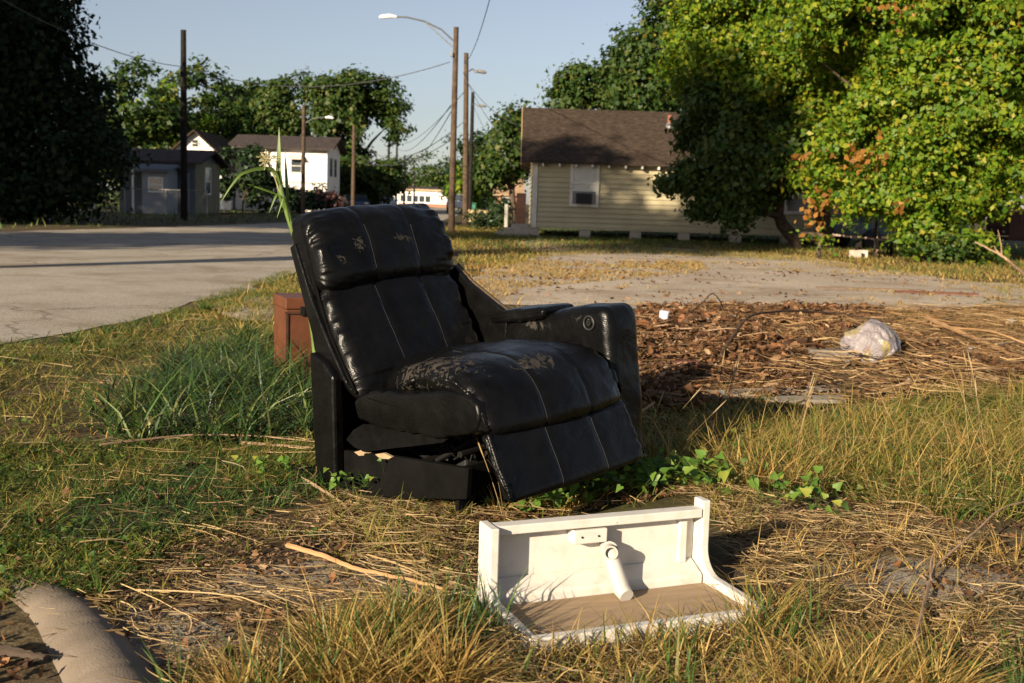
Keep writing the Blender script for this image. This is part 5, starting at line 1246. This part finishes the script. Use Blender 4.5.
# chain link fence before the bungalow
cf = thing('chain_link_fence', 'grey chain link fence in front of the shaded bungalow', 'fence', (-25, 55.6, 0))
for k in range(6):
    mb = MB(); mb.tube([(k * 2.0, 0, 0), (k * 2.0, 0, 1.25)], .03, 8); mb.build('post', M_galv, cf)
mb = MB(); mb.tube([(0, 0, 1.22), (10, 0, 1.22)], .022, 6); mb.build('top_rail', M_galv, cf)
mb = MB()
for k in range(100):
    x_ = k * .1
    mb.tube([(x_, .03, .03), (min(10, x_ + 1.15), .03, 1.18)], .0035, 3, False); mb.tube([(x_, .036, 1.18), (min(10, x_ + 1.15), .036, .03)], .0035, 3, False)
mb.build('mesh', M_galv, cf)

# ------------------------------------------------------------------ poles, street lights, wires
def pole(name, label, px, Y, top_y, r0_, mat, lean=0.0, cat='utility pole', group=None, base_x=None):
    b = AT(px, 200, Y); ztop = AT(px, top_y, Y)[2]; loc = (b[0], Y, 0); t = thing(name, label, cat, loc, 0, group)
    mb = MB(); mb.tube([(0, 0, -.2), (lean * .5, 0, ztop * .5), (lean, 0, ztop)], [r0_ * 1.12, r0_, r0_ * .82], 14); mb.build('shaft', mat, t, smooth=True); return t, ztop
M_lampgrey = plain('old_grey_lamp_metal', (.16, .145, .13), .6, .2, 6, 0)
def lamp(t, z, pts, head_len=.6, dirx=-1, double=True, hm=None):
    mb = MB(); mb.tube(pts, .028, 8)
    if double: mb.tube([(pts[0][0], pts[0][1], pts[0][2] - .22), pts[len(pts) // 2]], .02, 6)
    a_ = mb.build('lamp_arm', M_galv, t, smooth=True)
    e = pts[-1]; mb = MB(); mb.tube([(e[0] - dirx * .05, e[1], e[2]), (e[0] + dirx * head_len * .35, e[1], e[2] + .02), (e[0] + dirx * head_len * .8, e[1], e[2] - .01), (e[0] + dirx * head_len, e[1], e[2] - .03)], [.04, .075, .07, .03], 12)
    h_ = mb.build('lamp_head', hm or M_whitewall, a_, smooth=True)
pA, zA = pole('utility_pole', 'brown wooden pole with long street light arm nearest the cream house', 452, 40, 27, .105, M_pole)
lamp(pA, zA, [(-.1, 0, zA - .45), (-.5, 0, zA - .10), (-1.1, 0, zA + .16), (-1.7, 0, zA + .28), (-2.1, 0, zA + .28)], .55, -1)
mb = MB(); mb.box2((-.17, -.19, zA - 1.0), (-.10, .0, zA - .85)); mb.build('bracket', M_galv, pA)
pB, zB = pole('utility_pole', 'second wooden pole close behind the street light pole, leaning slightly', 466, 49, 53, .115, M_pole, -.15)
lamp(pB, zB, [(0, -.1, zB - .75), (.15, -.5, zB - .7), (.30, -.8, zB - .85)], .45, 1, False, M_lampgrey)
pC, zC = pole('utility_pole', 'dark thin pole third in the row beside the street', 470, 68, 92, .12, M_poledark)
lamp(pC, zC, [(0, -.1, zC - .75), (.15, -.5, zC - .7), (.35, -.8, zC - .85)], .5, 1, False, M_lampgrey)
pD, zD = pole('utility_pole', 'tall black pole standing across the road before the bungalow', 184, 46, 30, .13, M_poledark)
pE, zE = pole('utility_pole', 'brown pole with small street light before the white two storey house', 303, 62, 105, .11, M_pole)
lamp(pE, zE, [(.1, 0, zE - .95), (.5, 0, zE - .7), (.95, 0, zE - .62), (1.2, 0, zE - .62)], .4, 1, False)
pF, zF = pole('utility_pole', 'brown pole in front of the big oak', 353, 84, 125, .14, M_pole)
for px, Y, ty, lab in ((388, 112, 139, 'thin far pole just right of the big oak'), (396, 128, 141, 'thin dark far pole left of the low white building'), (404, 150, 155, 'short thin far pole above the low white building'), (484, 110, 155, 'thin pole beside the far dark tree'), (414, 170, 172, 'shortest far pole in front of the low white building')):
    pole('utility_pole', lab, px, Y, ty, .13, M_poledark, 0, 'utility pole', 'far utility poles')
def wire(label, a, b, sag, r_=.012, group='overhead wires'):
    a, b = np.array(a), np.array(b); mb = MB(); P = []
    for u_ in np.linspace(0, 1, 26): P.append(a + (b - a) * u_ - np.array([0, 0, sag * 4 * u_ * (1 - u_)]) - a)
    mb.tube(P, r_, 5); o = mb.build('overhead_wire', M_wire); o.location = a; tag(o, label, 'wire', group)
tA = AT(450, 62, 40); tB = AT(463, 72, 49); tC = AT(471, 100, 68); tD = AT(186, 67, 46); tE = AT(304, 108, 62)
wire('wire running from the tall black pole out to the upper left', tD, AT(-40, -25, 30), .45, .014)
wire('long sagging wire between the tall black pole and the lamp pole', tD, tA, .8, .014)
wire('wire from the second pole rising to the top edge of the picture', AT(464, 62, 49), AT(500, -40, 24), .5, .012)
wire('service wire from the second pole down to the cream house roof', tB, AT(522, 150, 42), .5, .012)
wire('lower service wire from the third pole toward the cream house', tC, AT(515, 168, 46), .4, .012)
wire('street wire from lamp pole level with the far poles', AT(451, 105, 40), AT(396, 146, 128), 1.0, .016)
wire('lower street wire running from lamp pole to the far poles', AT(451, 112, 40), AT(404, 158, 150), 1.2, .016)
wire('cross street wire from the lamp pole to the brown pole by the oak', AT(451, 132, 40), AT(353, 130, 84), 1.4, .014)
wire('low cross street wire toward the brown pole before the oak', AT(451, 140, 40), AT(353, 150, 84), 1.0, .014)
wire('low drop wire from the black pole to the bungalow roof', AT(186, 70, 46), AT(255, 96, 80), .6, .012)
wire('thin wire from the black pole down to the two storey house', AT(186, 140, 46), AT(270, 150, 84), .3, .012)

wire('upper street wire from the second pole toward the far poles', AT(464, 92, 49), AT(396, 143, 128), .8, .016)
wire('thin wire crossing low behind the lamp pole to the pole by the oak', AT(466, 120, 49), AT(353, 160, 84), 1.0, .014)
wire('upper service wire from the second pole over the street trees to the house', AT(466, 80, 49), AT(530, 128, 42), .4, .012)
# ------------------------------------------------------------------ vehicles and things under the right hand tree
def wheel(t, x, y, r_, wd=.2):
    mb = MB(); mb.tube([(x, y - wd / 2, r_), (x, y - wd * .35, r_), (x, y + wd * .35, r_), (x, y + wd / 2, r_)], [r_ * .86, r_, r_, r_ * .86], 24); w_ = mb.build('wheel', M_black, t, smooth=True)
    mb = MB(); mb.tube([(x, y - wd / 2 - .012, r_), (x, y - wd / 2 + .01, r_)], r_ * .55, 20); mb.build('rim', M_galv, w_, smooth=True)
def car(name, label, loc, rz, mat, cat='car', truck=False):
    t = thing(name, label, cat, loc, rz)
    if truck: prof = [(-2.6, .45), (-2.6, 1.05), (-.55, 1.08), (-.5, 1.72), (.75, 1.74), (1.35, 1.12), (2.45, 1.0), (2.55, .5)]
    else: prof = [(-2.2, .4), (-2.25, .85), (-1.9, 1.0), (-1.2, 1.36), (.3, 1.40), (1.05, .98), (2.1, .86), (2.25, .45)]
    mb = MB(); mb.prism(prof, -.82, .82, lambda p, t_: (p[0], t_, p[1])); mb.build('body', mat, t, bevel=.09)
    for s_ in (-1, 1):
        gl = [(-.42, 1.14), (-.40, 1.62), (.68, 1.64), (1.12, 1.16)] if truck else [(-1.55, .99), (-1.1, 1.28), (.22, 1.31), (.75, 1.0)]
        mb = MB(); mb.prism(gl, .822 * s_, .83 * s_, lambda p, t_: (p[0], t_, p[1])); mb.build('side_window', M_glass, t)
    a, b = ((.84, 1.68), (1.32, 1.17)) if truck else ((.38, 1.375), (.98, 1.03))
    mb = MB(); mb.add([(a[0] + .02, -.68, a[1] + .012), (a[0] + .02, .68, a[1] + .012), (b[0] + .02, .74, b[1] + .012), (b[0] + .02, -.74, b[1] + .012)], [(0, 1, 2, 3)]); mb.build('windscreen', M_glass, t, solid=.006)
    for x_ in (-1.45, 1.45):
        for y_ in (-.78, .78): wheel(t, x_, y_, .33)
    for y_ in (-.55, .55):
        mb = MB(); mb.box((2.5 if truck else 2.2, y_, .72), (.14, .3, .14)); mb.build('headlight', M_white, t, bevel=.03)
    return t
cc = AT(458, 212, 105); car('pickup_truck', 'white pickup truck parked beyond the street poles', (cc[0], 105, 0), R(-80), M_white, 'pickup', True)
cc = AT(386, 205, 118); car('parked_car', 'pale blue car parked at the kerb under the oak', (cc[0], 118, 0), R(-80), plain('pale_blue_paint', (.33, .38, .44), .3, .05, 2, 0, .5))
cc = AT(352, 205, 90); car('parked_car', 'dark blue car parked in shade beside the plum shrub', (cc[0], 92, 0), R(-75), plain('dark_blue_paint', (.05, .07, .12), .3, .05, 2, 0, .5))
cc = AT(868, 215, 36); car('parked_car', 'grey blue car in shade behind the drooping bright tree', (cc[0] + 1.0, 36.4, 0), R(200), plain('grey_blue_paint', (.12, .17, .20), .3, .05, 2, 0, .5))
# trailer at the right edge
tr = thing('utility_trailer', 'dark red sided flatbed trailer parked under the tree at right edge', 'trailer', (13.1, 30.4, 0), R(-4))
M_trail = plain('dark_red_boards', (.075, .035, .028), .8, .3, 3, .2)
mb = MB()
for k in range(4): mb.box2((0, -.02, .62 + k * .16), (5, .02, .765 + k * .16))
mb.build('side_boards', M_trail, tr)
mb = MB(); mb.box2((-.1, -.06, 1.29), (5.1, .06, 1.37)); mb.build('top_rail', plain('pale_rail', (.32, .28, .24), .7, .2, 4, .1), tr, bevel=.01)
mb = MB(); mb.box2((0, .03, .52), (5, 1.8, .60)); mb.box2((0, 1.78, .62), (5, 1.82, 1.3)); mb.build('bed', M_trail, tr)
mb = MB(); mb.box2((-1.3, .8, .46), (0, .95, .56)); mb.build('tongue', M_steel, tr)
for x_ in (2.0, 2.85):
    for y_ in (.0, 1.8): wheel(tr, x_, y_, .33)
for k in range(4):
    mb = MB(); mb.box2((.5 + k * .55, -.05, .5), (.62 + k * .55, -.022, .58)); mb.build('marker_light', M_trim, tr)
# plank on blocks
pk = AT(862, 240, 30.2); c = AT(835, 236, 30.2)
pl = thing('plank_bench', 'long weathered plank resting on low supports before the drooping tree', 'bench', (c[0], 30.2, 0), R(-3))
mb = MB(); mb.box((1.0, 0, .46), (2.1, .24, .055), Matrix.Rotation(R(4), 3, 'Y')); mb.build('seat_plank', plain('pink_grey_wood', (.34, .25, .20), .9, .25, 6, .3), pl, bevel=.005)
for x_ in (.62, 1.45):
    mb = MB(); mb.box2((x_ - .06, -.1, 0), (x_ + .06, .1, .405 if x_ < 1 else .375)); mb.build('support', M_poledark, pl, bevel=.005)
for k, (px, lab) in enumerate(((855, 'left one of two pale blocks on the grass under the plank'), (864, 'right one of two pale blocks on the grass under the plank'))):
    c = G(px, 257.5); mb = MB(); mb.box2((-.12, -.1, 0), (.12, .1, .19)); o = mb.build('concrete_block', plain('pinkish_block', (.50, .40, .33), .9, .15, 8, .2), bevel=.01); o.location = (c[0], c[1] + k * .1, -.005); o.rotation_euler = (0, 0, .2 - .5 * k); tag(o, lab, 'block')
c = AT(874, 238, 30.6); branch('dead_branch', 'leaning pale stick propped upright behind the plank', [(c[0] + .12, 30.6, 0), AT(876, 225, 30.6), AT(872, 212, 30.7)], .06, M_stick)
b_ = AT(878, 199, 29.2); mb = MB(); bm = bmesh.new(); bmesh.ops.create_uvsphere(bm, u_segments=20, v_segments=14, radius=.13); 
for v in bm.verts: v.co.z *= 1.25
me = bpy.data.meshes.new('yard_lamp_globe'); bm.to_mesh(me); bm.free(); me.polygons.foreach_set('use_smooth', [True] * len(me.polygons)); me.materials.append(M_white)
yl = thing('yard_lamp', 'white globe on a thin post half hidden by the bright tree', 'lamp', (b_[0], 29.2, 0)); o = bpy.data.objects.new('globe', me); COL.objects.link(o); o.parent = yl; o.location = (0, 0, b_[2])
mb = MB(); mb.tube([(0, 0, -.02), (0, 0, b_[2] - .15)], .03, 8); mb.build('post', M_poledark, yl)
branch('dead_branch', 'forked bare branch standing out of the grass at the right edge', [G(1026, 276), AT(1010, 262, 24.5), AT(1001, 255, 24.6), AT(985, 247, 24.7), AT(975, 242, 24.8)], .035, M_stick, twigs=[[AT(1002, 256, 24.6), AT(1001, 244, 24.6), AT(998, 230, 24.6)], [AT(1001, 255, 24.6), AT(996, 250, 24.7), AT(994, 246, 24.7)]])
# sand heap and bin down the street
c = G(482, 221); chunk('sand_heap', 'tan heap of sand beside the street before the brick cottage', 'sand heap', (482, 222), (1.6, 1.2, .7), .2, plain('tan_sand', (.52, .38, .2), .9, .15, 4, .3), 0, 0, .3)
c = G(470, 220); bn = thing('wheelie_bin', 'green bin standing beside the tan sand heap', 'bin', (c[0], c[1], 0)); mb = MB(); mb.prism([(-.28, 0), (.28, 0), (.34, .95), (-.34, .95)], -.3, .3, lambda p, t_: (p[0], t_, p[1])); mb.build('body', plain('green_plastic', (.04, .16, .10), .5, .1, 4, 0), bn, bevel=.03)
mb = MB(); mb.box((0, 0, 1.0), (.74, .72, .07)); mb.build('lid', plain('green_plastic_lid', (.03, .12, .08), .5, .1, 4, 0), bn, bevel=.02)
